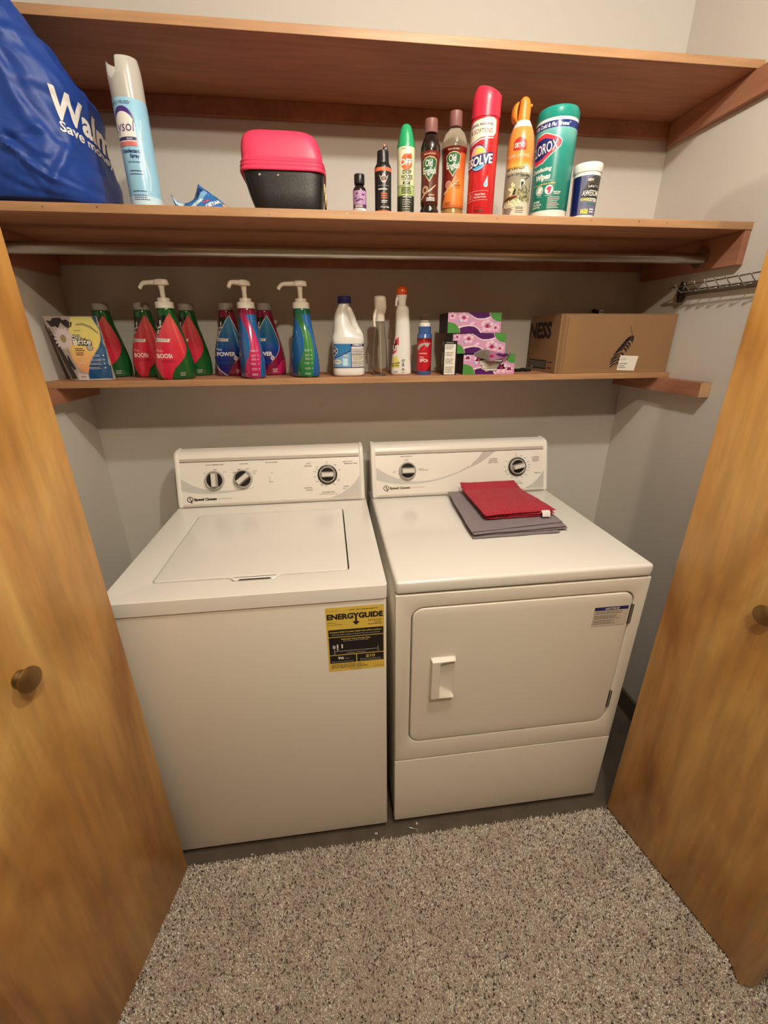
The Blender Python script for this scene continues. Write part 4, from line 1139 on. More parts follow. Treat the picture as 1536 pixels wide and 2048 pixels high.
it = [P([(-0.055, 0.158), (-0.052, 0.170), (-0.040, 0.184), (-0.02, 0.192), (0.026, 0.196), (0.036, 0.192), (0.037, 0.168), (0.03, 0.160), (0.0, 0.158), (-0.02, 0.152), (-0.045, 0.148)], 'cream', 1),
      P([(-0.045, 0.146), (-0.02, 0.150), (0.0, 0.156), (0.03, 0.158), (0.03, 0.156), (0.0, 0.153), (-0.02, 0.147), (-0.045, 0.142)], 'pale_blue', 1),
      T('CLEANS, FRESHENS', -0.004, 0.183, 0.0048, 'label_navy', 0.060), T('& SOFTENS', -0.002, 0.171, 0.0092, 'maroon', 0.055, bold=0.0),
      P(ell(-0.006, 0.118, 0.0230, 0.0265), 'label_navy', 1), P(ell(-0.006, 0.118, 0.0212, 0.0245), 'white', 2), P(ell(-0.006, 0.118, 0.0200, 0.0232), 'sky_blue', 3), P(ell(-0.006, 0.121, 0.0195, 0.019, a0=10, a1=170, n=20), 'pink_line', 4), P(ell(-0.002, 0.125, 0.0125, 0.014, a0=10, a1=170, n=20), 'sun_yellow', 5),
      P([(-0.050, 0.094), (-0.050, 0.118), (0.032, 0.130), (0.032, 0.108)], 'label_navy', 6), T('RESOLVE', -0.009, 0.1125, 0.0185, 'white', 0.082, bold=0.035, shear=0.18, rot=7, layer=7),
      P([(0.018, 0.060), (0.0225, 0.066), (0.022, 0.076), (0.0205, 0.082), (0.0185, 0.076), (0.0135, 0.066), (0.0135, 0.061)], 'pale_blue', 2), P(ell(0.0180, 0.0635, 0.0052), 'pale_blue', 3), P(ell(0.0180, 0.0645, 0.0020, 0.0035), 'sky_blue', 4),
      P(line([(-0.055, 0.050), (-0.03, 0.0500), (0.0, 0.0515), (0.026, 0.0515)], 0.0009), 'pink_line', 2), P(line([(-0.055, 0.030), (-0.03, 0.0310), (0.0, 0.0325), (0.026, 0.0325)], 0.0009), 'pink_line', 2),
      P(rect(-0.0135, 0.033, -0.0129, 0.049), 'pink_line', 2), T('HIGH', -0.0225, 0.0455, 0.0030, 'pink_line', 0.010), T('TRAFFIC', -0.0225, 0.0410, 0.0030, 'pink_line', 0.014), T('FOAM', -0.0225, 0.0365, 0.0030, 'pink_line', 0.010),
      T('Carpet Foam', 0.005, 0.0445, 0.0036, 'white', 0.026, layer=3), T('Easy Clean Pro Rub', 0.006, 0.0385, 0.0032, 'white', 0.030, layer=3)]
it += bars(-0.008, 0.018, [0.0060, 0.0095], 0.0028, 'maroon', seed=3, gap=.05) + bars(-0.008, 0.014, [0.0170], 0.0012, 'maroon', seed=4)
put('label', it, cyl_map(R, face(x, y) - 0.22), t)

# --- orange insect killer can
x, y = 0.393, 0.398
R = 0.0325
prof = [(0, 0), (R - .001, 0), (R, 0.002), (R, 0.150), (R - 0.0015, 0.165), (R - 0.005, 0.180), (R - 0.010, 0.191), (0.0185, 0.1985), (0.0175, 0.201), (0, 0.201)]
zgrad('insect_can', [(0.0, (226, 222, 206)), (0.028, (220, 214, 190)), (0.040, (176, 168, 120)), (0.085, (150, 146, 130)), (0.100, (200, 196, 170)), (0.102, (236, 190, 92)), (0.118, (226, 140, 56)), (0.186, (228, 146, 70)), (0.188, (238, 232, 220)), (0.2, (238, 232, 220))], rough=0.3, coat=0.35)
mat('cap_orange', (232, 132, 42), rough=0.4)
t = turned('insect_killer_can', x, y, ZM, 'orange and white insect killer can with orange trigger cap', 'spray can', [('can', prof, 'insect_can')])
bm = bmesh.new()
loft(bm, [(0.198, 0, 0, 0.0150, 0.0150, 2), (0.206, 0, 0, 0.0148, 0.0148, 2.2), (0.222, 0.001, 0, 0.0140, 0.0130, 2.6), (0.236, 0.001, 0, 0.0125, 0.0120, 2.6), (0.245, 0.0, 0, 0.0100, 0.010, 2.4), (0.249, 0, 0, 0.0055, 0.006, 2)], 32)
box(bm, (0.009, -0.006, 0.230), (0.019, 0.006, 0.2365), 0.002, 2)
link('cap', bm, 'cap_orange', t, smooth=45)
bm = bmesh.new(); loft(bm, [(0.199, -0.020, 0, 0.0035, 0.009, 2), (0.206, -0.0235, 0, 0.0060, 0.011, 2), (0.222, -0.024, 0, 0.0060, 0.012, 2), (0.233, -0.021, 0, 0.0050, 0.010, 2), (0.238, -0.017, 0, 0.0030, 0.007, 2)], 24)
link('trigger', bm, 'cap_orange', t, smooth=45)
rf = rad_at(prof)
mat('ortho_red', (196, 44, 32), rough=0.35)
it = [P([(-0.018, 0.138), (0.013, 0.1375), (0.013, 0.155), (0.009, 0.159), (-0.003, 0.164), (-0.014, 0.160), (-0.018, 0.156)], 'ortho_red', 1), T('ORTHO', -0.0028, 0.1480, 0.0100, 'white', 0.025, bold=0.03, layer=3),
      T('HOME DEFENSE', -0.004, 0.1275, 0.0072, 'cream', 0.058, bold=-0.01), T('INSECT & BUG KILLER', -0.010, 0.1020, 0.0055, 'ink', 0.048, bold=0.02),
      P(ell(0.019, 0.094, 0.0120, 0.0160, a0=-5, a1=185, n=20), 'cream', 2), H([ell(0.019, 0.094, 0.0105, 0.0145, a0=0, a1=180, n=20) + ell(0.019, 0.094, 0.0088, 0.0122, a0=0, a1=180, n=20)[::-1]], 'grey_print', 3),
      T('KILLS IN 7 DAYS', -0.012, 0.0895, 0.0052, 'ink', 0.040, bold=0.02), T('ZIKA VIRUS', 0.0185, 0.0870, 0.0048, 'ink', 0.026, bold=0.03),
      P(rect(0.007, 0.062, 0.018, 0.078), 'cream', 2), P(rect(0.0085, 0.065, 0.0155, 0.0735), 'ink', 3), P([(0.016, 0.078), (0.024, 0.083), (0.027, 0.080), (0.020, 0.080), (0.018, 0.075)], 'ink', 3),
      P([(-0.045, 0.030), (-0.02, 0.036), (0.005, 0.042), (0.005, 0.045), (-0.02, 0.043), (-0.045, 0.036)], 'maroon', 2), P([(-0.045, 0.024), (-0.02, 0.031), (-0.006, 0.040), (-0.02, 0.040), (-0.045, 0.033)], 'olive_ink', 3)]
mat('leaf_olive', (98, 98, 62), rough=0.6, var=0.6, vscale=200); mat('flower_cream', (222, 214, 164), rough=0.6, var=0.2, vscale=200)
rnd = random.Random(2)
for k in range(60):
    u, v = 0.003 + 0.036 * rnd.random(), 0.034 + 0.034 * rnd.random(); it.append(P(ell(u, v, 0.0022, 0.0028, n=6), 'leaf_olive' if rnd.random() < .7 else 'grey_print', 3))
for k in range(46):
    u, v = -0.036 + 0.046 * rnd.random(), 0.022 + 0.013 * rnd.random(); it.append(P(ell(u, v, 0.0024, 0.0020, n=6), 'flower_cream', 4))
for k in range(16):
    u, v = -0.022 + 0.014 * rnd.random(), 0.046 + 0.026 * rnd.random(); it.append(P(ell(u, v, 0.0026, 0.0030, n=6), 'flower_cream', 4))
it += [P([(-0.010, 0.048), (-0.005, 0.046), (-0.002, 0.058), (-0.006, 0.060)], 'ink', 5)]
it += bars(-0.032, -0.006, [0.018, 0.0150, 0.0120, 0.0090, 0.006], 0.0014, 'ink_soft', seed=5, gap=.04) + bars(0.0, 0.024, [0.0195, 0.0165, 0.012, 0.008], 0.0014, 'ink_soft', seed=6)
put('label', it, cyl_map(lambda v: rf(v), face(x, y) + 0.0), t)

# --- wipes canister
x, y = 0.490, 0.414
R0, R1 = 0.0480, 0.0500
prof = [(0, 0), (R0 - .001, 0), (R0, 0.002), (R0 + 0.0005, 0.10), (R1, 0.206), (R1, 0.2085), (0, 0.2085)]
mat('canister_white', (240, 237, 230), rough=0.3, coat=0.2)
mat('teal_cap', (30, 150, 134), rough=0.3, coat=0.3)
zgrad('teal_label', [(0.017, (18, 106, 86)), (0.085, (22, 124, 110)), (0.15, (36, 146, 134)), (0.19, (120, 190, 186))], rough=0.3, coat=0.3)
mat('band_blue', (24, 50, 128), rough=0.3, coat=0.3)
mat('clorox_red', (220, 60, 74), rough=0.3)
t = turned('wipes_canister', x, y, ZM, 'fat teal disinfecting wipes canister with teal lid', 'canister',
           [('body', prof, 'canister_white'), ('lid', [(0, 0.2065), (R1 + 0.0002, 0.2065), (R1 + 0.001, 0.208), (R1 + 0.001, 0.2225), (R1 - 0.0005, 0.224), (R1 - 0.001, 0.227), (R1 - 0.003, 0.2305), (R1 - 0.006, 0.2315), (R1 - 0.008, 0.2285), (0, 0.2275)], 'teal_cap')])
rf = rad_at(prof)
W_ = 0.150
it = [P(rect(-W_, 0.017, W_, 0.186), 'teal_label', 0), P(rect(-W_, 0.1865, W_, 0.2000), 'band_blue', 1), T('Kills Cold & Flu Viruses*', -0.008, 0.1930, 0.0080, 'white', 0.092, bold=0.03, shear=0.15),
      P([(-0.058, 0.150), (-0.044, 0.1755), (-0.020, 0.180), (0.016, 0.166), (0.022, 0.160), (0.020, 0.149), (-0.020, 0.118), (-0.044, 0.114), (-0.060, 0.130)], 'white', 2),
      P([(-0.056, 0.150), (-0.043, 0.1738), (-0.020, 0.178), (0.0145, 0.165), (0.0205, 0.159), (0.0185, 0.150), (-0.021, 0.120), (-0.043, 0.116), (-0.058, 0.131)], 'clorox_red', 3),
      P([(-0.052, 0.147), (-0.040, 0.166), (-0.020, 0.169), (0.009, 0.160), (0.011, 0.154), (-0.022, 0.128), (-0.040, 0.125), (-0.052, 0.134)], 'navy', 4),
      T('CLOROX', -0.023, 0.1480, 0.0215, 'white', 0.073, bold=0.012, shear=0.15, rot=9, layer=6),
      T('Disinfecting', -0.022, 0.1050, 0.0088, 'white', 0.052, bold=0.03, shear=0.2, rot=3), T('Wipes', -0.016, 0.0895, 0.0125, 'white', 0.038, bold=0.04, shear=0.2, rot=3), P(rect(-0.014, 0.0800, 0.008, 0.0808), 'white', 2),
      T('for Use on Multiple Surfaces', -0.013, 0.0740, 0.0040, 'sun_yellow', 0.060, bold=0.01, rot=2),
      P(ell(-0.021, 0.0605, 0.0100), 'white', 2), P(ell(-0.021, 0.0605, 0.0090), 'grey_print', 3), P([(-0.027, 0.056), (-0.018, 0.055), (-0.014, 0.066), (-0.022, 0.067)], 'white', 4),
      P(ell(0.003, 0.0605, 0.0100), 'white', 2), P([(-0.004, 0.062), (0.002, 0.068), (0.010, 0.066), (0.008, 0.060), (0.006, 0.053), (0.001, 0.052), (0.002, 0.059)], 'clorox_red', 3),
      P(rect(-0.027, 0.0475, -0.014, 0.0482), 'white', 2), P(rect(-0.006, 0.0480, 0.010, 0.0487), 'white', 2), T('Fresh Scent', 0.024, 0.0555, 0.0036, 'white', 0.019, shear=0.2, bold=0.03)]
it += bars(0.016, 0.031, [0.0505], 0.0014, 'white', seed=3) + bars(0.002, 0.034, [0.0430, 0.0390, 0.0350, 0.0310, 0.0275, 0.0240, 0.0205], 0.0020, 'grey_print', seed=4, gap=.04)
it += [T('35 WIPES', -0.026, 0.0370, 0.0042, 'white', 0.018, bold=0.03), T('17.8 x 20.3 cm', -0.024, 0.0310, 0.0042, 'white', 0.024, bold=0.03), T('NET WT 9 OZ', -0.026, 0.0250, 0.0042, 'white', 0.020, bold=0.03)]
put('label', it, cyl_map(lambda v: rf(v), face(x, y) - 0.12), t)

# --- small white tub
x, y = 0.578, 0.394
prof = [(0, 0), (0.0285, 0), (0.0295, 0.002), (0.0300, 0.006), (0.0330, 0.094), (0.0335, 0.101), (0, 0.101)]
mat('tub_navy', (20, 26, 84), rough=0.3, coat=0.3)
mat('tub_slate', (104, 108, 136), rough=0.35, coat=0.2)
mat('tub_olive', (70, 68, 60), rough=0.4)
mat('acid_yellow', (226, 220, 84), rough=0.4)
t = turned('cleaner_tub', x, y, ZM, 'small white tub with blue grey label, rightmost on the middle shelf', 'tub',
           [('tub', prof, 'canister_white'), ('lid', [(0, 0.100), (0.0345, 0.100), (0.0352, 0.102), (0.0358, 0.117), (0.0350, 0.1188), (0.0335, 0.1195), (0.0315, 0.1180), (0, 0.1180)], 'canister_white')])
rf = rad_at(prof)
it = [P(rect(-0.085, 0.007, 0.085, 0.092), 'tub_slate', 0), P(rect(-0.040, 0.007, -0.0185, 0.092), 'tub_navy', 1), P([(-0.012, 0.050), (-0.004, 0.078), (0.010, 0.090), (0.040, 0.090), (0.040, 0.044), (0.010, 0.034)], 'tub_olive', 1),
      T('NEW', 0.005, 0.0820, 0.0055, 'cream', 0.014, shear=0.2, bold=0.03), P([(-0.003, 0.064), (0.030, 0.064), (0.031, 0.072), (0.006, 0.074), (-0.001, 0.072)], 'ink', 2), T("LA's", 0.008, 0.0685, 0.0050, 'white', 0.014, bold=0.03, layer=4), T('TOTALLY', 0.023, 0.0690, 0.0050, 'grey_print', 0.016, layer=4),
      P([(-0.0145, 0.046), (-0.010, 0.0625), (0.036, 0.0625), (0.036, 0.0460)], 'ink', 2), T('AWESOME', 0.012, 0.0545, 0.0125, 'white', 0.048, bold=0.015, shear=0.1, layer=5),
      T('POWER', -0.004, 0.0405, 0.0062, 'acid_yellow', 0.020, bold=0.03, shear=0.15), T('OXYGEN', 0.018, 0.0400, 0.0075, 'white', 0.026, bold=0.04), T('BASE CLEANER', 0.016, 0.0315, 0.0034, 'repellent_cap', 0.024, bold=0.02),
      T('CHLORINE', -0.002, 0.0190, 0.0032, 'acid_yellow', 0.019, bold=0.03), T('FREE', -0.001, 0.0135, 0.0068, 'acid_yellow', 0.019, bold=0.05)] + bars(0.012, 0.026, [0.0180, 0.0125], 0.0030, 'white', seed=3, gap=.05)
put('label', it, cyl_map(lambda v: rf(v), face(x, y) + 0.18), t)

# ------------------------------------------------------------------ pink and black case
t = thing('storage_case', (-0.199, 0.470, ZM), label='black plastic case with hot pink domed lid and side latch on the middle shelf', cat='case')
mat('case_black', (22, 21, 21), rough=0.38, bump=0.1, bscale=300)
mat('case_pink', (226, 62, 98), rough=0.42)
dpt = 0.075
bm = bmesh.new(); loft(bm, [(0.0, 0.010, 0, 0.078, dpt - 0.006, 6), (0.004, 0.010, 0, 0.0815, dpt - 0.003, 6), (0.03, 0.006, 0, 0.0885, dpt, 6), (0.06, 0.003, 0, 0.0945, dpt, 6), (0.088, 0.001, 0, 0.0985, dpt, 6)], 56)
o_ = link('base', bm, 'case_black', t, smooth=50)
bm = bmesh.new(); loft(bm, [(0.086, 0, 0, 0.1030, dpt + 0.005, 6), (0.090, 0, 0, 0.1045, dpt + 0.006, 6), (0.094, 0, 0, 0.1015, dpt + 0.004, 6), (0.098, 0, 0, 0.1035, dpt + 0.005, 6), (0.102, 0, 0, 0.1005, dpt + 0.003, 6), (0.106, 0, 0, 0.1020, dpt + 0.004, 6), (0.110, 0, 0, 0.0985, dpt + 0.001, 6),
                                (0.125, -0.001, 0, 0.0970, dpt - 0.001, 6), (0.145, -0.003, 0, 0.0940, dpt - 0.004, 5), (0.160, -0.004, 0, 0.0880, dpt - 0.009, 4.5), (0.168, -0.006, 0, 0.0790, dpt - 0.017, 4), (0.1715, -0.007, 0, 0.066, dpt - 0.03, 4), (0.1722, -0.007, 0, 0.03, 0.02, 3)], 64, dense=3)
link('lid', bm, 'case_pink', t, smooth=50)
for dx_ in (-0.055, -0.012):
    bm = bmesh.new(); lathe(bm, [(0.0038, 0), (0.0036, 0.0015), (0.0022, 0.003), (0, 0.0034)], 16, M=Matrix.Translation((dx_, -dpt + 0.001, 0.076)) @ Matrix.Rotation(pi / 2, 4, 'X')); link('rivet', bm, 'chrome', t, smooth=60)
bm = bmesh.new(); box(bm, (0.0935, -0.020, 0.050), (0.1005, 0.020, 0.078), 0.002, 2); box(bm, (0.097, -0.016, 0.026), (0.1035, 0.016, 0.058), 0.002, 2); box(bm, (0.101, -0.014, 0.020), (0.1065, 0.014, 0.030), 0.0015, 2)
link('latch', bm, 'brass', t)

# ------------------------------------------------------------------ crumpled blue wrapper
t = thing('crumpled_wrapper', (-0.395, 0.405, ZM), label='crumpled blue plastic wrapper lying between the disinfectant can and pink case', cat='wrapper')
mat('wrapper_blue', (52, 112, 178), rough=0.25, coat=0.4, var=0.35, vscale=30)
mat('wrapper_inside', (196, 160, 110), rough=0.5)
b = bmesh.new(); nu, nv = 44, 12
top = [(-0.075, 0.037), (-0.066, 0.024), (-0.052, 0.018), (-0.034, 0.020), (-0.022, 0.027), (-0.014, 0.046), (-0.008, 0.060), (0.0, 0.052), (0.012, 0.044), (0.028, 0.034), (0.040, 0.026), (0.056, 0.014), (0.066, 0.006)]
tx_ = [a for a, _ in top]; tz_ = [c for _, c in top]
rows = []
for j in range(nv + 1):
    v = j / nv; row = []
    for i in range(nu + 1):
        u = i / nu; x_ = -0.075 + 0.141 * u; zt_ = float(np.interp(x_, tx_, tz_)); x0_ = -0.055 + 0.118 * u
        xx = x0_ + (x_ - x0_) * v ** 0.8
        yy = -0.020 - 0.010 * sin(pi * u) * (1 - v) + 0.026 * v + 0.006 * noise.noise(Vector((u * 9, v * 4, 1.5))) + 0.004 * abs(noise.noise(Vector((u * 22, v * 8, 5))))
        zz = 0.0015 + (zt_ - 0.0015) * v + 0.0015 * noise.noise(Vector((u * 14, v * 6, 2))) * (1 - v) * v * 4
        row.append(b.verts.new((xx, yy, max(0.0012, zz))))
    rows.append(row)
for j in range(nv):
    for i in range(nu): b.faces.new((rows[j][i], rows[j][i + 1], rows[j + 1][i + 1], rows[j + 1][i]))
back = []
for i in range(nu + 1):          # rear layer folds down behind
    p_ = rows[nv][i].co; back.append([b.verts.new((p_.x * 0.96, p_.y + 0.012 + 0.005 * noise.noise(Vector((i * 0.4, 3, 1))), p_.z * 0.45 + 0.001)), b.verts.new((p_.x * 0.9, p_.y + 0.022, 0.0012))])
for i in range(nu):
    b.faces.new((rows[nv][i], rows[nv][i + 1], back[i + 1][0], back[i][0])); b.faces.new((back[i][0], back[i + 1][0], back[i + 1][1], back[i][1]))
b.normal_update()
wrap_b = BVHTree.FromBMesh(b)
bmesh.ops.solidify(b, geom=b.faces[:], thickness=0.0006)
bm = bmesh.new(); merge(bm, b)
link('film', bm, 'wrapper_blue', t, smooth=22)
wm = bvh_map(wrap_b, 0.0)
put('label', [P([(-0.072, 0.030), (-0.060, 0.018), (-0.040, 0.014), (-0.046, 0.004), (-0.060, 0.010)], 'pale_blue', 1), P([(-0.030, 0.004), (-0.018, 0.016), (-0.004, 0.024), (0.006, 0.022), (-0.010, 0.010), (-0.016, 0.003)], 'pale_blue', 1),
              P([(-0.010, 0.020), (0.004, 0.044), (0.012, 0.040), (0.004, 0.020)], 'bleach_light', 1), T('WIPES', -0.006, 0.036, 0.0065, 'navy', 0.022, bold=0.04, rot=68), T('DETAIL', 0.026, 0.014, 0.0075, 'white', 0.034, bold=0.05, rot=30),
              P([(0.002, 0.012), (0.016, 0.018), (0.020, 0.022), (0.004, 0.017)], 'clorox_red', 2), P([(0.050, 0.002), (0.066, 0.002), (0.062, 0.008), (0.050, 0.014), (0.044, 0.018)], 'wrapper_inside', 2)], wm, t, base=0.0006, step=0.003, vstep=0.003)

# ------------------------------------------------------------------ blue shopping bag
def make_bag():
    t = thing('shopping_bag', (-0.780, 0.50, ZM), label='large bulging blue shopping bag with white lettering at the left end of the shelf', cat='bag')
    m = mat('bag_blue', (30, 66, 148), rough=0.48, bump=0.5, bscale=38, var=0.18, vscale=9)
    secs = [(0.001, -0.010, 0.000, 0.140, 0.130, 3.2), (0.010, -0.008, -0.005, 0.150, 0.142, 3.2), (0.05, -0.006, -0.010, 0.154, 0.150, 3.0), (0.10, -0.008, -0.012, 0.153, 0.152, 2.9), (0.16, -0.012, -0.016, 0.149, 0.150, 2.7),
            (0.22, -0.008, -0.030, 0.152, 0.138, 2.6), (0.27, -0.020, -0.055, 0.136, 0.112, 2.4), (0.31, -0.032, -0.085, 0.118, 0.078, 2.2), (0.345, -0.042, -0.103, 0.103, 0.052, 2.1), (0.40, -0.055, -0.118, 0.090, 0.040, 2.0), (0.46, -0.065, -0.124, 0.078, 0.034, 2.0), (0.52, -0.075, -0.128, 0.062, 0.028, 2.0), (0.56, -0.08, -0.130, 0.04, 0.018, 2.0)]
    bm = bmesh.new(); loft(bm, secs, 180, dense=12)
    rnd = random.Random(5)
    folds = []
    for k in range(26):
        c = Vector((rnd.uniform(-0.18, 0.18), rnd.uniform(0.0, 0.38))); a = rnd.uniform(-0.9, 0.6); folds.append((c, a, rnd.uniform(0.05, 0.13), rnd.uniform(0.006, 0.014), rnd.uniform(-1, 1)))
    folds += [(Vector((-0.03, 0.055)), -0.35, 0.13, 0.007, -1.3), (Vector((0.02, 0.095)), -0.55, 0.12, 0.006, 1.2), (Vector((-0.08, 0.125)), -0.1, 0.14, 0.008, -1.2), (Vector((-0.05, 0.03)), -0.75, 0.10, 0.006, 1.2), (Vector((0.09, 0.05)), 1.3, 0.10, 0.008, 1.0), (Vector((0.05, 0.20)), -1.0, 0.16, 0.010, 1.0), (Vector((-0.09, 0.27)), -0.5, 0.10, 0.014, -1.3)]
    bm.normal_update()
    dsp = []
    for v in bm.verts:
        p = v.co
        if p.z < 0.008: dsp.append(0); continue
        d = 0.007 * noise.noise(Vector((p.x * 11, p.y * 11, p.z * 9))) + 0.0035 * (1 - abs(noise.noise(Vector((p.x * 24 + 3, p.y * 20, p.z * 26 + p.x * 18)))) * 2.2)
        for c, a, ln, wd, amp in folds:
            dx_, dz_ = p.x - c.x, p.z - c.y
            al = dx_ * cos(a) + dz_ * sin(a); ac = -dx_ * sin(a) + dz_ * cos(a) + 0.012 * sin(al * 25)
            if abs(al) < ln * 2: d += 0.0068 * amp * math.exp(-(al / ln) ** 2) * (math.exp(-(ac / wd) ** 2) - 0.5 * math.exp(-((ac - wd * 1.3) / wd) ** 2))
        dsp.append(d * min(1, p.z / 0.04))
    for v, d in zip(bm.verts, dsp): v.co = v.co + v.normal * d
    for v in bm.verts:      # stays clear of the left wall, the shelf above and the shelf it stands on
        v.co.x = max(v.co.x, XL + 0.004 + 0.780)
        v.co.z = max(v.co.z, 0.001)
        if v.co.z > 0.25: v.co.y = min(v.co.y, YT - 0.006 - 0.50)
        if v.co.z > 0.27: v.co.x = max(v.co.x, XL + 0.030 + 0.780); v.co.y = min(v.co.y, YT - 0.012 - 0.50)
        v.co.x = min(v.co.x, 0.160)
    bvh = BVHTree.FromBMesh(bm)
    link('bag_fabric', bm, 'bag_blue', t, smooth=60)
    mp = bvh_map(bvh, 0.0)
    mp = bvh_map(bvh, radians(40))
    put('shop_name', [T('Walmart', -0.006, 0.186, 0.052, 'white', 0.225, bold=0.035, rot=-7, layer=2, align='l')], mp, t, step=0.004, vstep=0.004, base=0.0010)
    put('slogan', [T('Save money. Live better.', 0.004, 0.1450, 0.0200, 'white', 0.285, bold=0.02, rot=-7, layer=2, align='l')], mp, t, step=0.004, vstep=0.004, base=0.0010)


make_bag()

# ------------------------------------------------------------------ laundry bottles on the lower shelf
BSEC = [(0.0, 0, 0, 0.047, 0.029, 2.4), (0.004, 0, 0, 0.0525, 0.0335, 2.4), (0.012, 0, 0, 0.0545, 0.0350, 2.4), (0.04, 0, 0, 0.0555, 0.0355, 2.3), (0.07, 0, 0, 0.0520, 0.034, 2.2), (0.10, 0, 0, 0.0455, 0.032, 2.1),
        (0.13, 0.001, 0, 0.0372, 0.0295, 2.0), (0.155, 0.001, 0, 0.0305, 0.027, 2.0), (0.175, 0.001, 0, 0.0268, 0.0255, 2.0), (0.192, 0, 0, 0.0252, 0.025, 2.0), (0.199, 0, 0, 0.0235, 0.0235, 2.0), (0.202, 0, 0, 0.020, 0.020, 2.0)]
mat('bottle_green', (22, 82, 34), rough=0.14, coat=0.8)
mat('bottle_plum', (120, 16, 52), rough=0.14, coat=0.8)
mat('bottle_teal', (12, 92, 70), rough=0.14, coat=0.8)
zgrad('boost_red', [(0.0, (196, 34, 60)), (0.09, (206, 44, 66)), (0.15, (206, 74, 78)), (0.19, (186, 84, 70))], rough=0.16, coat=0.7)
zgrad('power_blue', [(0.0, (28, 16, 86)), (0.075, (20, 44, 120)), (0.11, (24, 96, 156)), (0.17, (60, 130, 168))], rough=0.16, coat=0.7)
zgrad('side_pink', [(0.0, (170, 24, 84)), (0.10, (196, 44, 98)), (0.19, (150, 24, 76))], rough=0.16, coat=0.7)
zgrad('side_blue', [(0.0, (18, 84, 146)), (0.10, (30, 104, 164)), (0.19, (30, 92, 160))], rough=0.16, coat=0.7)
zgrad('side_green', [(0.0, (20, 110, 66)), (0.08, (56, 132, 66)), (0.12, (64, 132, 60)), (0.19, (10, 84, 62))], rough=0.16, coat=0.7)
mat('leaf_dark', (18, 30, 16), rough=0.2, coat=0.6)
mat('petal', (206, 190, 190), rough=0.3, coat=0.5)
mat('label_pale', (232, 226, 214), rough=0.3)
mat('pump_white', (232, 224, 208), rough=0.32)
mat('collar_white', (240, 236, 224), rough=0.3)
mat('cap_cloudy', (150, 140, 128), rough=0.4)
DROP = [(0.006, 0.184), (0.012, 0.172), (0.020, 0.155), (0.029, 0.130), (0.0355, 0.108), (0.0375, 0.092), (0.035, 0.078), (0.027, 0.063), (0.012, 0.046), (-0.003, 0.032), (-0.011, 0.018), (-0.015, 0.001),
        (-0.034, 0.001), (-0.042, 0.012), (-0.050, 0.034), (-0.0535, 0.060), (-0.050, 0.085), (-0.041, 0.106), (-0.028, 0.130), (-0.014, 0.152), (-0.003, 0.170)]


def front_art(kind):
    it = []
    big = [(x + (0.0011 if x > 0 else -0.0011), z + (0.0015 if z > 0.1 else -0.0)) for x, z in DROP]
    it += [P([(-0.056, 0.020), (-0.056, 0.095), (-0.034, 0.150), (-0.026, 0.178), (-0.004, 0.180), (-0.002, 0.165), (-0.012, 0.148), (-0.030, 0.120), (-0.048, 0.085)], 'leaf_dark', 1)]
    for k, (u, v, a) in enumerate(((-0.030, 0.135, 60), (-0.024, 0.148, 30), (-0.036, 0.122, 95), (-0.020, 0.160, 80), (-0.040, 0.108, 40))):
        e = ell(0, 0, 0.0075, 0.0026, n=10); c, s = cos(radians(a)), sin(radians(a)); it.append(P([(u + p * c - q * s, v + p * s + q * c) for p, q in e], 'petal', 2))
    it += [P(big, 'label_pale' if kind == 'power' else 'boost_red', 2), P(DROP, 'boost_red' if kind == 'boost' else 'power_blue', 3)]
    it += [P([(-0.047, 0.118), (-0.049, 0.109), (-0.004, 0.107), (-0.0045, 0.110), (-0.001, 0.117), (-0.005, 0.1155)], 'label_pale', 4), T('CONCENTRATED', -0.026, 0.1125, 0.0042, 'ink_soft', 0.036, layer=5, bold=0.02),
           T('Mela', -0.035, 0.0835, 0.0085, 'pink_line' if kind == 'boost' else 'pale_blue', 0.017, shear=0.1, layer=5, bold=0.0)]
    if kind == 'boost': it += [T('BOOSt', -0.0235, 0.0690, 0.0125, 'label_pale', 0.041, bold=0.02, layer=5)] + bars(-0.036, 0.010, [0.054, 0.050], 0.0016, 'bottle_plum', layer=5, seed=2)
    else: it += [T('POWER', -0.015, 0.0690, 0.0125, 'label_pale', 0.058, bold=0.03, layer=5), P(ell(0.0130, 0.0555, 0.0066), 'petal', 5), T('96', 0.0130, 0.0555, 0.0058, 'plum', 0.008, layer=6), P(line([(-0.050, 0.034), (-0.040, 0.018), (-0.026, 0.006), (-0.018, 0.002)], 0.0026), 'petal', 5),
                 P([(0.020, 0.001), (0.040, 0.001), (0.052, 0.02), (0.054, 0.05), (0.044, 0.048), (0.028, 0.030), (0.012, 0.012), (0.006, 0.001)], 'side_pink', 2)] + bars(-0.040, 0.000, [0.0560, 0.044, 0.040], 0.0014, 'side_blue', layer=5, seed=2)
    it += bars(0.010, 0.028, [0.020, 0.016, 0.012], 0.0015, 'petal', layer=5, seed=4)
    return it


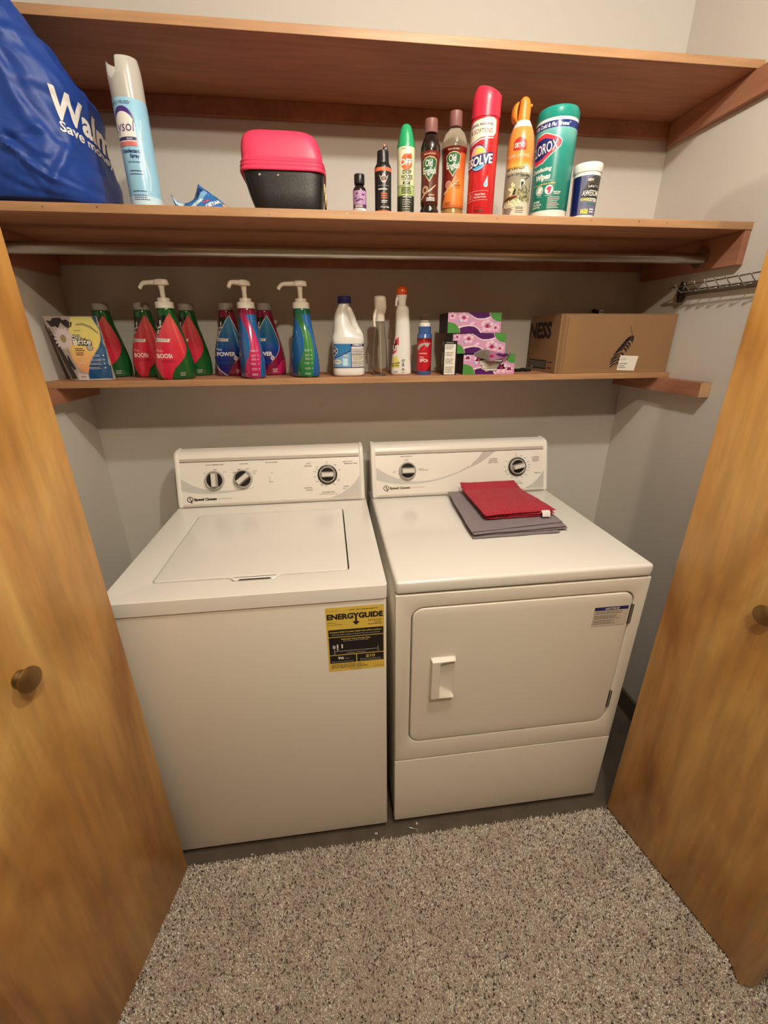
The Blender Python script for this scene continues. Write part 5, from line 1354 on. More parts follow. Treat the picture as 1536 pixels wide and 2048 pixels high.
def side_art(col_a, col_b):
    """label seen edge-on: one wavy stripe between two panels, with small symbols"""
    it = [P(rect(-0.056, 0.0, 0.056, 0.182), col_b, 1)]
    st = [(-0.020, 0.186), (-0.006, 0.186), (0.004, 0.165), (0.014, 0.140), (0.022, 0.115), (0.0265, 0.090), (0.0265, 0.060), (0.022, 0.030), (0.018, 0.0), (-0.024, 0.0), (-0.026, 0.022), (-0.020, 0.044), (-0.008, 0.066), (-0.001, 0.090), (0.0, 0.112), (-0.006, 0.140), (-0.016, 0.165), (-0.024, 0.180)]
    it += [P(st, col_a, 2)]
    for k, z in enumerate((0.082, 0.068, 0.058, 0.045, 0.030)):
        it += bars(-0.001 - 0.003 * (k > 2), 0.014, [z, z - 0.0035], 0.0013, 'petal', layer=4, seed=k + 3) + [H([ell(0.0185, z - 0.001, 0.0019), ell(0.0185, z - 0.001, 0.0011)], 'petal', 4)]
    it += bars(-0.004, 0.016, [0.014, 0.011], 0.0014, 'petal', layer=4, seed=12) + bars(-0.024, -0.017, [0.016, 0.012, 0.008], 0.0012, 'petal', layer=4, seed=13)
    return it


def laundry_bottle(x, y, rz, body, art, label, group, view=None, pump=None, cap=True, artang=0.0, name='detergent_bottle'):
    t = thing(name, (x, y, ZB), rz, label=label, cat='bottle', group=group)
    bm = bmesh.new(); loft(bm, BSEC, 56, dense=5)
    bvh = BVHTree.FromBMesh(bm)
    link('bottle', bm, body, t, smooth=50)
    for k, (nm, its, ang) in enumerate(art): put(nm, its, bvh_map(bvh, ang), t, step=0.003, vstep=0.006, base=0.0003 + 0.0001 * k)
    if cap:
        bm = bmesh.new(); lathe(bm, [(0, 0.200), (0.0235, 0.200), (0.0240, 0.2015), (0.0235, 0.2190), (0.0220, 0.2205), (0, 0.2205)], 36); link('cap', bm, 'cap_cloudy', t)
    else:
        bm = bmesh.new(); lathe(bm, [(0, 0.199), (0.0252, 0.199), (0.0255, 0.2005), (0.0250, 0.2150), (0.0240, 0.2160), (0.0, 0.2160)], 36)
        link('collar', bm, 'collar_white', t)
        ang, ln = pump
        pt = bpy.data.objects.new('pump', None)
        bm = bmesh.new()
        lathe(bm, [(0, 0.214), (0.0172, 0.214), (0.0172, 0.2245), (0.0158, 0.2265), (0.0060, 0.2275), (0.0, 0.2275)], 28)
        lathe(bm, [(0.0, 0.226), (0.0068, 0.226), (0.0068, 0.246), (0.0095, 0.262), (0.0, 0.262)], 24)
        b2 = bmesh.new()
        loft(b2, [(0.2600, 0.001, 0, 0.0190, 0.0125, 2.4), (0.2620, 0.001, 0, 0.0205, 0.0135, 2.4), (0.2690, 0.001, 0, 0.0200, 0.0132, 2.4), (0.2745, 0.002, 0, 0.0170, 0.0105, 2.2), (0.2758, 0.002, 0, 0.011, 0.007, 2)], 32)
        merge(bm, b2)
        tube(bm, smooth_pts([(-0.012, 0, 0.2675), (-0.030, 0, 0.2665), (-0.030 - ln * 0.55, 0, 0.2650), (-0.030 - ln * 0.80, 0, 0.2600), (-0.030 - ln, 0, 0.2510)], 4), [0.0068] * 5 + [0.0062] * 4 + [0.0056] * 4 + [0.0052] * 4, 14)
        bmesh.ops.rotate(bm, verts=bm.verts, cent=(0, 0, 0), matrix=Matrix.Rotation(ang - rz, 3, 'Z'))
        bpy.data.objects.remove(pt)
        link('pump', bm, 'pump_white', t, smooth=45)
    return t


g1 = 'red and green laundry booster bottles on the lower shelf'
g2 = 'blue laundry detergent bottles on the lower shelf'
laundry_bottle(-0.818, 0.705, radians(8), 'bottle_green', [('label', front_art('boost'), 0.1)], 'capped red and green laundry bottle directly behind the yellow pouch', g1)
laundry_bottle(-0.686, 0.682, radians(6), 'bottle_green', [('label', front_art('boost'), 0.15)], 'capped red and green laundry bottle to the left of the red one with a pump', g1)
laundry_bottle(-0.560, 0.705, radians(2), 'bottle_green', [('label', front_art('boost'), 0.1)], 'capped red and green laundry bottle to the right of the red one with a pump', g1)
laundry_bottle(-0.582, 0.578, radians(12), 'bottle_green', [('label', front_art('boost'), 0.1)], 'red and green laundry bottle with a white pump dispenser', g1, pump=(0.0, 0.030), cap=False)
laundry_bottle(-0.432, 0.690, radians(6), 'bottle_plum', [('label', front_art('power'), 0.05)], 'capped blue and plum detergent bottle to the left of the pink-striped pump bottle', g2)
laundry_bottle(-0.312, 0.690, radians(3), 'bottle_plum', [('label', front_art('power'), 0.05)], 'capped blue and plum detergent bottle to the right of the pink-striped pump bottle', g2)
laundry_bottle(-0.350, 0.578, radians(-66), 'bottle_plum', [('label', side_art('side_pink', 'side_blue'), radians(66 + 9))], 'blue detergent bottle with a pink side stripe and a white pump', g2, pump=(radians(48), 0.024), cap=False)
laundry_bottle(-0.187, 0.582, radians(-54), 'bottle_teal', [('label', side_art('side_green', 'side_blue'), radians(54 + 6))], 'green detergent bottle with a white pump standing apart beside the bleach jug', g2, pump=(0.04, 0.034), cap=False)
# ------------------------------------------------------------------ yellow and blue powder pouch
t = thing('detergent_pouch', (-0.832, 0.590, ZB), 0.0, label='upright yellow and blue laundry powder pouch at the left end of the lower shelf', cat='pouch')
mat('pouch_grey', (168, 154, 142), rough=0.3, coat=0.3, var=0.2, vscale=60)
bm = bmesh.new()
b = bmesh.new(); nu, nv = 28, 24
PW = lambda v: (-0.063 - 0.034 * v, 0.063 - 0.013 * v)          # left and right edge at height v (0..1)
Hh = 0.178
F, K = [], []
for j in range(nv + 1):
    v = j / nv; x0, x1 = PW(v); rf_, rk = [], []
    for i in range(nu + 1):
        u = i / nu
        th = (0.030 * (1 - v) ** 0.8 + 0.0012) * max(0.03, sin(pi * u)) ** 0.5
        w = 0.0016 * noise.noise(Vector((u * 6, v * 7, 3)))
        xx = x0 + (x1 - x0) * u
        rf_.append(b.verts.new((xx, -th + w, Hh * v + 0.001))); rk.append(b.verts.new((xx, th + w, Hh * v + 0.001)))
    F.append(rf_); K.append(rk)
for j in range(nv):
    for i in range(nu):
        b.faces.new((F[j][i], F[j][i + 1], F[j + 1][i + 1], F[j + 1][i])); b.faces.new((K[j][i], K[j + 1][i], K[j + 1][i + 1], K[j][i + 1]))
    b.faces.new((F[j][0], F[j + 1][0], K[j + 1][0], K[j][0])); b.faces.new((F[j][nu], K[j][nu], K[j + 1][nu], F[j + 1][nu]))
for i in range(nu): b.faces.new((F[0][i], K[0][i], K[0][i + 1], F[0][i + 1])); b.faces.new((F[nv][i], F[nv][i + 1], K[nv][i + 1], K[nv][i]))
bmesh.ops.recalc_face_normals(b, faces=b.faces)
pb_ = BVHTree.FromBMesh(b); merge(bm, b)
link('pouch_film', bm, 'pouch_grey', t, smooth=50)
zgrad('pouch_yellow', [(0.02, (220, 140, 90)), (0.07, (226, 176, 110)), (0.11, (222, 200, 110)), (0.17, (214, 204, 120))], rough=0.3, coat=0.3)
zgrad('pouch_blue', [(0.0, (8, 66, 110)), (0.09, (16, 76, 118)), (0.13, (60, 96, 120)), (0.178, (30, 70, 110))], rough=0.3, coat=0.3)
mat('pouch_dark', (38, 20, 26), rough=0.3, coat=0.3)
mat('daisy_centre', (150, 136, 92), rough=0.4)
it = [P([(-0.022, 0.176), (0.036, 0.177), (0.050, 0.140), (0.047, 0.110), (0.040, 0.095), (0.012, 0.055), (0.006, 0.030), (0.004, 0.022), (-0.006, 0.024), (-0.024, 0.040), (-0.036, 0.065), (-0.040, 0.090), (-0.034, 0.120), (-0.028, 0.150)], 'pouch_yellow', 1),
      P([(-0.010, 0.158), (0.010, 0.160), (0.030, 0.152), (0.046, 0.135), (0.046, 0.129), (0.028, 0.146), (0.010, 0.154), (-0.010, 0.154)], 'daisy_centre', 2),
      P([(0.036, 0.1785), (0.060, 0.178), (0.072, 0.0), (0.004, 0.0), (0.003, 0.020), (0.010, 0.045), (0.024, 0.068), (0.040, 0.092), (0.050, 0.118), (0.050, 0.145)], 'pouch_blue', 1),
      P([(-0.090, 0.168), (-0.086, 0.160), (-0.078, 0.150), (-0.066, 0.152), (-0.060, 0.146), (-0.050, 0.162), (-0.040, 0.152), (-0.030, 0.146), (-0.022, 0.150), (-0.018, 0.165), (-0.026, 0.163), (-0.034, 0.170), (-0.044, 0.168), (-0.050, 0.175), (-0.070, 0.174), (-0.078, 0.166)], 'pouch_dark', 1),
      P([(-0.095, 0.158), (-0.086, 0.148), (-0.066, 0.100), (-0.048, 0.050), (-0.034, 0.012), (-0.030, 0.0), (-0.052, 0.0), (-0.070, 0.060)], 'pouch_dark', 1),
      P([(-0.050, 0.075), (-0.046, 0.070), (-0.030, 0.035), (-0.036, 0.030), (-0.050, 0.050)], 'pouch_dark', 1)]
for k in range(16):
    a = 2 * pi * k / 16; e = ell(0, 0, 0.013, 0.0042, n=10); c, s = cos(a), sin(a)
    it.append(P([(-0.050 + 0.016 * c + p * c - q * s, 0.118 + 0.019 * s + p * s + q * c) for p, q in e], 'petal', 3))
it += [P(ell(-0.050, 0.118, 0.0085, 0.011), 'daisy_centre', 4), P([(-0.028, 0.022), (0.002, 0.018), (0.002, 0.003), (-0.028, 0.003)], 'petal', 2), T('LEMON', -0.012, 0.012, 0.0045, 'ink_soft', 0.016, layer=3),
       T('CONCENTRATED', -0.008, 0.140, 0.0028, 'ink_soft', 0.018), T('Mela', -0.013, 0.1235, 0.0110, 'ink', 0.027, bold=0.10, shear=0.12, layer=3), T('Mela', -0.013, 0.1235, 0.0110, 'label_pale', 0.025, bold=0.0, shear=0.12, layer=5),
       T('Brite', 0.000, 0.1100, 0.0180, 'ink', 0.052, bold=0.11, layer=3), T('Brite', 0.000, 0.1100, 0.0165, 'label_pale', 0.048, bold=0.02, layer=5),
       P(ell(0.0180, 0.0930, 0.0085), 'ink', 4), P(ell(0.0180, 0.0930, 0.0072), 'grey_print', 5)]
it += bars(-0.022, 0.004, [0.0890, 0.0840, 0.0775, 0.0725], 0.0022, 'label_brown', seed=5, gap=.04) + bars(-0.016, 0.006, [0.048], 0.0040, 'petal', seed=6)
for k, z in enumerate((0.072, 0.060, 0.049, 0.037)): it += bars(0.024 - 0.006 * k, 0.044, [z, z - 0.004], 0.0014, 'petal', seed=20 + k) + [P(ell(0.0475, z - 0.001, 0.0018, 0.0022), 'petal', 3)]
put('label', it, bvh_map(pb_, 0.0), t, step=0.004, vstep=0.006, base=0.0004)

# ------------------------------------------------------------------ bleach jug
t = thing('bleach_jug', (-0.047, 0.600, ZB), label='white bleach jug with blue cap and moulded handle on the lower shelf', cat='jug')
mat('hdpe_white', (232, 230, 224), rough=0.28, coat=0.25)
body = [(0.0, 0, 0, 0.044, 0.036, 2.8), (0.004, 0, 0, 0.0500, 0.041, 2.8), (0.014, 0, 0, 0.0515, 0.043, 2.8), (0.026, 0, 0, 0.0505, 0.042, 2.8), (0.095, 0, 0, 0.0510, 0.042, 2.8), (0.104, 0, 0, 0.0520, 0.043, 2.8), (0.116, 0, 0, 0.0515, 0.043, 2.6), (0.125, -0.003, 0, 0.0460, 0.041, 2.4)]
bm = bmesh.new(); loft(bm, body + [(0.135, -0.010, 0, 0.0370, 0.038, 2.2), (0.155, -0.0160, 0, 0.0285, 0.034, 2.0), (0.180, -0.0165, 0, 0.0235, 0.027, 2.0), (0.200, -0.0140, 0, 0.0175, 0.020, 2.0), (0.212, -0.0090, 0, 0.0165, 0.0165, 2.0), (0.219, -0.0065, 0, 0.0160, 0.016, 2.0)], 60, dense=5)
jb = BVHTree.FromBMesh(bm)
link('body', bm, 'hdpe_white', t, smooth=60)
bm = bmesh.new(); tube(bm, smooth_pts([(-0.004, 0, 0.205), (0.006, 0, 0.198), (0.0150, 0, 0.178), (0.0225, 0, 0.155), (0.0325, 0, 0.135), (0.0400, 0, 0.117), (0.040, 0, 0.100)], 6), [0.0085] * 6 + [0.0095] * 6 + [0.0105] * 12 + [0.012] * 12 + [0.011], 20)
link('handle', bm, 'hdpe_white', t, smooth=60)
mat('cap_navy', (22, 26, 92), rough=0.35, coat=0.2)
bm = bmesh.new(); lathe(bm, [(0, 0.215), (0.0205, 0.215), (0.0210, 0.2165), (0.0205, 0.2335), (0.0190, 0.2350), (0, 0.2350)], 40, M=Matrix.Translation((-0.0065, 0, 0)))
link('cap', bm, 'cap_navy', t)
mat('bleach_blue', (48, 122, 178), rough=0.3, coat=0.3)
it = [P(rect(-0.053, 0.0270, 0.0055, 0.0985), 'bleach_blue', 1), P(rect(0.0055, 0.0270, 0.053, 0.0985), 'label_pale', 1), P(rect(0.0040, 0.0270, 0.0062, 0.0985), 'navy', 2), P(rect(0.0055, 0.0900, 0.053, 0.0985), 'navy', 2),
      P([(-0.053, 0.0570), (0.0040, 0.0800), (0.0040, 0.0290), (-0.053, 0.0290)], 'bleach_light', 2), P([(-0.053, 0.0550), (0.0040, 0.0800), (0.0040, 0.0765), (-0.053, 0.0515)], 'navy', 3), P(rect(-0.053, 0.0270, 0.053, 0.0292), 'navy', 4),
      P([(-0.056, 0.064), (-0.048, 0.060), (-0.036, 0.074), (-0.036, 0.082), (-0.048, 0.096), (-0.056, 0.096)], 'pale_blue', 3), P([(-0.056, 0.067), (-0.048, 0.063), (-0.038, 0.075), (-0.038, 0.081), (-0.048, 0.093), (-0.056, 0.093)], 'plum', 4), T('CLOROX', -0.062, 0.078, 0.0100, 'white', 0.044, bold=0.03, layer=6),
      P(ell(-0.038, 0.045, 0.0120, 0.0068), 'label_pale', 4), T('BLEACH', -0.038, 0.0455, 0.0032, 'ink', 0.016, layer=5), P(rect(-0.022, 0.0335, -0.006, 0.056), 'pale_blue', 3)]
it += bars(0.010, 0.044, [0.0960, 0.0925], 0.0014, 'white', layer=4, seed=4, gap=.04) + bars(0.008, 0.046, [0.0775, 0.0745, 0.0715, 0.068, 0.0645, 0.060, 0.0565, 0.053, 0.0495], 0.0014, 'ink_soft', layer=3, seed=5, gap=.04) + [P(rect(0.0062, z, 0.053, z + 0.0014), 'navy', 3) for z in (0.0820, 0.0655, 0.0450, 0.0385)] + bars(0.008, 0.046, [0.0415, 0.0345, 0.031], 0.0014, 'ink_soft', layer=3, seed=6) + bars(-0.020, -0.002, [0.064, 0.0605], 0.0020, 'label_pale', layer=4, seed=7)
put('label', it, bvh_map(jb, radians(3)), t, step=0.004, vstep=0.01, base=0.0004)

# ------------------------------------------------------------------ clear spray bottle
t = thing('clear_spray_bottle', (0.0575, 0.600, ZB), label='empty clear spray bottle with white trigger head beside the bleach jug', cat='spray bottle')
clear('clear_plastic', (250, 249, 245), rough=0.03, ior=1.13)
out = [(0.0, 0.0), (0.0205, 0.0), (0.0238, 0.003), (0.0242, 0.012), (0.0236, 0.060), (0.0220, 0.085), (0.0195, 0.110), (0.0165, 0.135), (0.0145, 0.150), (0.0140, 0.158), (0.0140, 0.170)]
inn = [(r - 0.0011, z) for r, z in out[3:]][::-1] + [(0.0190, 0.0035), (0.0, 0.0022)]
bm = bmesh.new(); lathe(bm, out + inn, 40, close=False); link('bottle', bm, 'clear_plastic', t, smooth=60)
bm = bmesh.new(); lathe(bm, [(0, 0.164), (0.0152, 0.164), (0.0156, 0.166), (0.0150, 0.184), (0, 0.184)], 32); link('collar', bm, 'collar_white', t)
bm = bmesh.new()
loft(bm, [(0.182, 0, 0, 0.0135, 0.0135, 2.2), (0.190, 0.001, -0.002, 0.0165, 0.016, 2.4), (0.200, 0.001, -0.006, 0.0185, 0.022, 2.6), (0.215, 0.000, -0.010, 0.0185, 0.028, 2.8), (0.228, -0.001, -0.010, 0.0180, 0.030, 2.8), (0.234, -0.002, -0.008, 0.0165, 0.026, 2.4), (0.236, -0.002, -0.006, 0.012, 0.018, 2.2)], 40)
link('sprayer_head', bm, 'pump_white', t, smooth=60)
bm = bmesh.new(); tube(bm, smooth_pts([(-0.014, -0.018, 0.198), (-0.0195, -0.026, 0.182), (-0.0215, -0.030, 0.165), (-0.0200, -0.030, 0.148)], 5), [0.0052] * 8 + [0.0042] * 8, 12, flat=0.6); link('trigger', bm, 'pump_white', t, smooth=60)
bm = bmesh.new(); tube(bm, [(0, 0, 0.170), (0.001, 0, 0.10), (0.003, 0.002, 0.010)], 0.0018, 10); link('dip_tube', bm, 'pump_white', t, smooth=60)

# ------------------------------------------------------------------ white stain remover trigger bottle
t = thing('stain_remover_bottle', (0.128, 0.604, ZB), radians(-14), label='white stain remover bottle with orange knob on top of its sprayer', cat='spray bottle')
bm = bmesh.new()
loft(bm, [(0.0, -0.001, 0, 0.029, 0.018, 2.6), (0.004, 0, 0, 0.0325, 0.022, 2.6), (0.014, 0, 0, 0.0335, 0.023, 2.6), (0.05, 0.0, 0, 0.0310, 0.0225, 2.5), (0.09, 0.002, 0, 0.0285, 0.022, 2.4), (0.12, 0.004, 0, 0.0250, 0.0215, 2.4), (0.15, 0.004, 0, 0.0235, 0.021, 2.4), (0.185, 0.003, 0, 0.0215, 0.020, 2.4), (0.202, 0.003, 0, 0.0195, 0.019, 2.4), (0.208, 0.002, 0, 0.0160, 0.016, 2.2), (0.210, 0.002, 0, 0.011, 0.011, 2)], 56, dense=5)
sb = BVHTree.FromBMesh(bm)
link('bottle', bm, 'hdpe_white', t, smooth=50)
bm = bmesh.new(); loft(bm, [(0.208, 0.001, 0, 0.0125, 0.0125, 2), (0.222, 0.001, 0, 0.0130, 0.0125, 2.2), (0.234, 0.000, 0, 0.0165, 0.015, 2.2), (0.240, 0.000, 0, 0.0175, 0.016, 2.0)], 32); tube(bm, [(-0.012, -0.004, 0.238), (-0.016, -0.008, 0.222), (-0.0165, -0.010, 0.208)], 0.004, 10)
link('sprayer_head', bm, 'white_gloss', t, smooth=50)
mat('orange_glow', (214, 84, 24), rough=0.15, coat=0.7)  # glossy orange plastic of the sprayer knob, its own colour
bm = bmesh.new(); loft(bm, [(0.2395, 0, 0, 0.0130, 0.012, 2), (0.244, 0, 0, 0.0172, 0.0155, 2), (0.251, 0, 0, 0.0178, 0.016, 2), (0.259, 0, 0, 0.0150, 0.0135, 2), (0.2645, 0, 0, 0.0095, 0.009, 2), (0.2665, 0, 0, 0.0035, 0.003, 2)], 32)
link('nozzle_knob', bm, 'orange_glow', t, smooth=60)
mat('shout_yellow', (222, 212, 110), rough=0.35)
it = [P([(-0.036, 0.060), (-0.018, 0.070), (-0.008, 0.092), (-0.008, 0.118), (-0.018, 0.110), (-0.036, 0.108)], 'clorox_red', 1), P([(-0.036, 0.070), (-0.018, 0.078), (-0.015, 0.090), (-0.015, 0.108), (-0.036, 0.104)], 'ink', 2), T('Shout', -0.034, 0.0890, 0.0240, 'white', 0.052, bold=0.02, layer=5),
      P([(-0.036, 0.020), (-0.006, 0.024), (-0.008, 0.044), (-0.014, 0.060), (-0.036, 0.050)], 'shout_yellow', 1), T('OXY POWER', -0.018, 0.037, 0.0050, 'olive_ink', 0.028, bold=0.04, rot=10), T('STAINS', -0.018, 0.030, 0.0045, 'olive_ink', 0.022, bold=0.04, rot=6)]
it += [H([ell(0.0060, 0.0450, 0.0042), ell(0.0060, 0.0450, 0.0026)], 'ink', 2), P([(0.008, 0.047), (0.0115, 0.051), (0.0105, 0.046)], 'ink', 2)] + [P(rect(0.003, z, 0.0095, z + 0.0022), 'ink', 2) for z in (0.0360, 0.0320, 0.0280)] + [P(rect(0.0035, 0.0145, 0.0105, 0.0215), 'ink', 2), T('f', 0.0075, 0.0175, 0.0055, 'white', 0.0030, bold=0.06, layer=4)] + bars(-0.024, -0.010, [0.012, 0.008], 0.0014, 'ink_soft', seed=3)
it += bars(0.001, 0.012, [0.0085], 0.0012, 'ink_soft', seed=4)
put('label', it, bvh_map(sb, radians(14 - 9)), t, step=0.004, vstep=0.008, base=0.0004)

# ------------------------------------------------------------------ blue and red spot remover
t = thing('spot_remover_bottle', (0.2035, 0.596, ZB), label='short blue bottle with red spot remover label and clear cap', cat='bottle')
mat('spot_blue', (58, 92, 150), rough=0.22, coat=0.5)
R = 0.0240
bm = bmesh.new(); lathe(bm, [(0, 0), (R - .001, 0), (R, 0.002), (R, 0.124), (R - 0.002, 0.127), (R - 0.004, 0.128), (R - 0.004, 0.148), (0.0150, 0.1495), (0, 0.1495)], 40); link('bottle', bm, 'spot_blue', t)
bm = bmesh.new(); lathe(bm, [(0, 0.148), (0.0180, 0.148), (0.0182, 0.157), (0.0140, 0.160), (0.0135, 0.1665), (0, 0.1665)], 32); link('applicator', bm, 'collar_white', t)
bm = bmesh.new(); lathe(bm, [(0.0160, 0.1595), (0.0160, 0.183), (0.0, 0.183), (0.0, 0.1815), (0.0146, 0.1815), (0.0146, 0.1595), (0.0160, 0.1595)], 32, close=False); link('clear_cap', bm, 'clear_plastic', t)
mat('spot_red', (184, 26, 40), rough=0.28, coat=0.4)
it = [P(rect(-0.032, 0.0125, 0.032, 0.1140), 'spot_red', 0), P([(-0.032, 0.098), (-0.020, 0.104), (0.0, 0.107), (0.02, 0.104), (0.032, 0.098), (0.032, 0.114), (-0.032, 0.114)], 'maroon', 1), P([(-0.028, 0.084), (-0.018, 0.094), (0.0, 0.1000), (0.024, 0.0985), (0.018, 0.094), (0.010, 0.086), (0.0, 0.094), (-0.012, 0.086), (-0.022, 0.076)], 'grey_print', 2),
      P([(-0.008, 0.074), (0.004, 0.090), (0.008, 0.088), (-0.002, 0.076)], 'clorox_red', 3), P(rect(-0.016, 0.0655, 0.010, 0.0690), 'pink_line', 2), T('Pre', -0.0065, 0.0560, 0.0072, 'white', 0.013, shear=0.1, bold=0.0), T('SPOt', 0.0, 0.0460, 0.0100, 'white', 0.029, bold=0.025), T('C', -0.001, 0.1085, 0.0040, 'white', 0.003),
      P([(0.006, 0.0125), (0.032, 0.0125), (0.032, 0.034)], 'maroon', 1)]
put('label', it, cyl_map(R, face(0.2035, 0.596) - 0.02), t)

# ------------------------------------------------------------------ little black carton
t = thing('black_carton', (0.286, 0.585, ZB), radians(-9), label='small black and silver carton beside the tissue boxes', cat='box')
bm = bmesh.new(); box(bm, (-0.021, -0.033, 0), (0.021, 0.033, 0.105), 0.001, 1); link('carton', bm, 'black_plastic', t, smooth=0)
it = [P(rect(-0.0185, 0.002, 0.0165, 0.095), 'label_pale', 1)] + bars(-0.0155, 0.0125, [0.0905, 0.0870, 0.0835, 0.0800, 0.0700, 0.0665, 0.0630, 0.0595, 0.0500, 0.0465, 0.0430, 0.0395, 0.0360, 0.0250, 0.0215, 0.0180, 0.0145, 0.0110, 0.0075], 0.0013, 'ink_soft', layer=2, seed=4, gap=.04) + bars(-0.014, 0.014, [0.0985], 0.0022, 'grey_print', layer=2, seed=6, gap=.05)
put('front_label', it, plane_map((0, -0.033, 0), (1, 0, 0), (0, 0, 1), (0, -1, 0)), t, step=0.5, vstep=0.5)
mat('silver_print', (128, 124, 122), rough=0.3, metal=0.4)
it = [P(rect(-0.031, 0.004, 0.031, 0.101), 'silver_print', 1), P(rect(-0.031, 0.070, 0.031, 0.088), 'ink_soft', 2), P(rect(-0.031, 0.004, 0.031, 0.030), 'ink', 2), P(ell(0.008, 0.025, 0.011, 0.013), 'band_blue', 3), P(ell(0.008, 0.025, 0.006, 0.008), 'grey_print', 4), P(rect(0.012, 0.045, 0.022, 0.062), 'grey_print', 3)]
put('side_label', it, plane_map((-0.021, 0, 0), (0, -1, 0), (0, 0, 1), (-1, 0, 0)), t, step=0.5, vstep=0.5)

# ------------------------------------------------------------------ tissue boxes
mat('tissue_green', (74, 140, 62), rough=0.4)
mat('tissue_purple', (78, 20, 92), rough=0.4)
mat('tissue_pink', (206, 150, 186), rough=0.4, var=0.12, vscale=60)
mat('orchid_light', (232, 192, 214), rough=0.4)
mat('orchid_deep', (170, 30, 92), rough=0.4)
mat('tissue_edge', (226, 214, 214), rough=0.4)
mat('box_side', (52, 30, 44), rough=0.5)
mat('card_grey', (168, 160, 148), rough=0.7)
mat('tissue_paper', (236, 232, 222), rough=0.85)
BW, BD, BH = 0.178, 0.105, 0.062


def floral(w, h, w2=None):
    """orchid print: purple waves, green corners, pink band; u from left, v up"""
    s = w / 0.178
    it = [P(rect(0, 0, w, h), 'tissue_pink', 0)]
    k = h / 0.062
    def q(pts): return [(min(max(a * s, 0), w), min(max(b * k, 0), h)) for a, b in pts]
    it += [P(q([(0.066, 0.062), (0.135, 0.062), (0.139, 0.050), (0.120, 0.043), (0.100, 0.042), (0.084, 0.047), (0.074, 0.055)]), 'tissue_purple', 2),
           P(q([(0.138, 0.062), (0.178, 0.062), (0.178, 0.034), (0.160, 0.036), (0.148, 0.044), (0.140, 0.054)]), 'tissue_green', 2),
           P(q([(0.0, 0.033), (0.012, 0.032), (0.026, 0.027), (0.036, 0.018), (0.042, 0.0), (0.0, 0.0)]), 'tissue_green', 2),
           P(q([(0.043, 0.0), (0.112, 0.0), (0.102, 0.012), (0.088, 0.020), (0.070, 0.022), (0.052, 0.019), (0.040, 0.014)]), 'tissue_purple', 2),
           P(q([(0.060, 0.062), (0.066, 0.062), (0.074, 0.054), (0.086, 0.046), (0.102, 0.0405), (0.122, 0.041), (0.142, 0.046), (0.140, 0.050), (0.120, 0.0445), (0.100, 0.0440), (0.086, 0.0490), (0.072, 0.058)]), 'tissue_edge', 3),
           P(q([(0.036, 0.015), (0.052, 0.0185), (0.070, 0.0210), (0.088, 0.019), (0.102, 0.011), (0.110, 0.0), (0.116, 0.0), (0.104, 0.014), (0.088, 0.0225), (0.070, 0.0245), (0.050, 0.0225), (0.034, 0.019)]), 'tissue_edge', 3)]
    for cx, cz, r in ((0.052, 0.047, 0.016), (0.132, 0.022, 0.020), (0.014, 0.052, 0.011), (0.160, 0.016, 0.012)):
        for j in range(5):
            a = radians(90 + 72 * j); e = ell(0, 0, r * 0.62, r * 0.44, n=12); c, sn = cos(a), sin(a)
            it.append(P(q([(cx + r * 0.5 * c + p * c - w_ * sn, cz + r * 0.42 * sn + p * sn + w_ * c) for p, w_ in e]), 'orchid_light', 4))
        it.append(P(q(ell(cx, cz - r * 0.1, r * 0.30, r * 0.36, n=12)), 'orchid_deep', 5)); it.append(P(q(ell(cx, cz - r * 0.42, r * 0.12, r * 0.10, n=8)), 'tissue_edge', 6))
    for cx, cz in ((0.084, 0.031), (0.040, 0.036), (0.120, 0.034), (0.150, 0.030), (0.078, 0.026)):
        it.append(P(q(ell(cx, cz, 0.006, 0.004, n=10)), 'bleach_light' if cx in (0.040, 0.150) else 'orchid_light', 3))
    return it


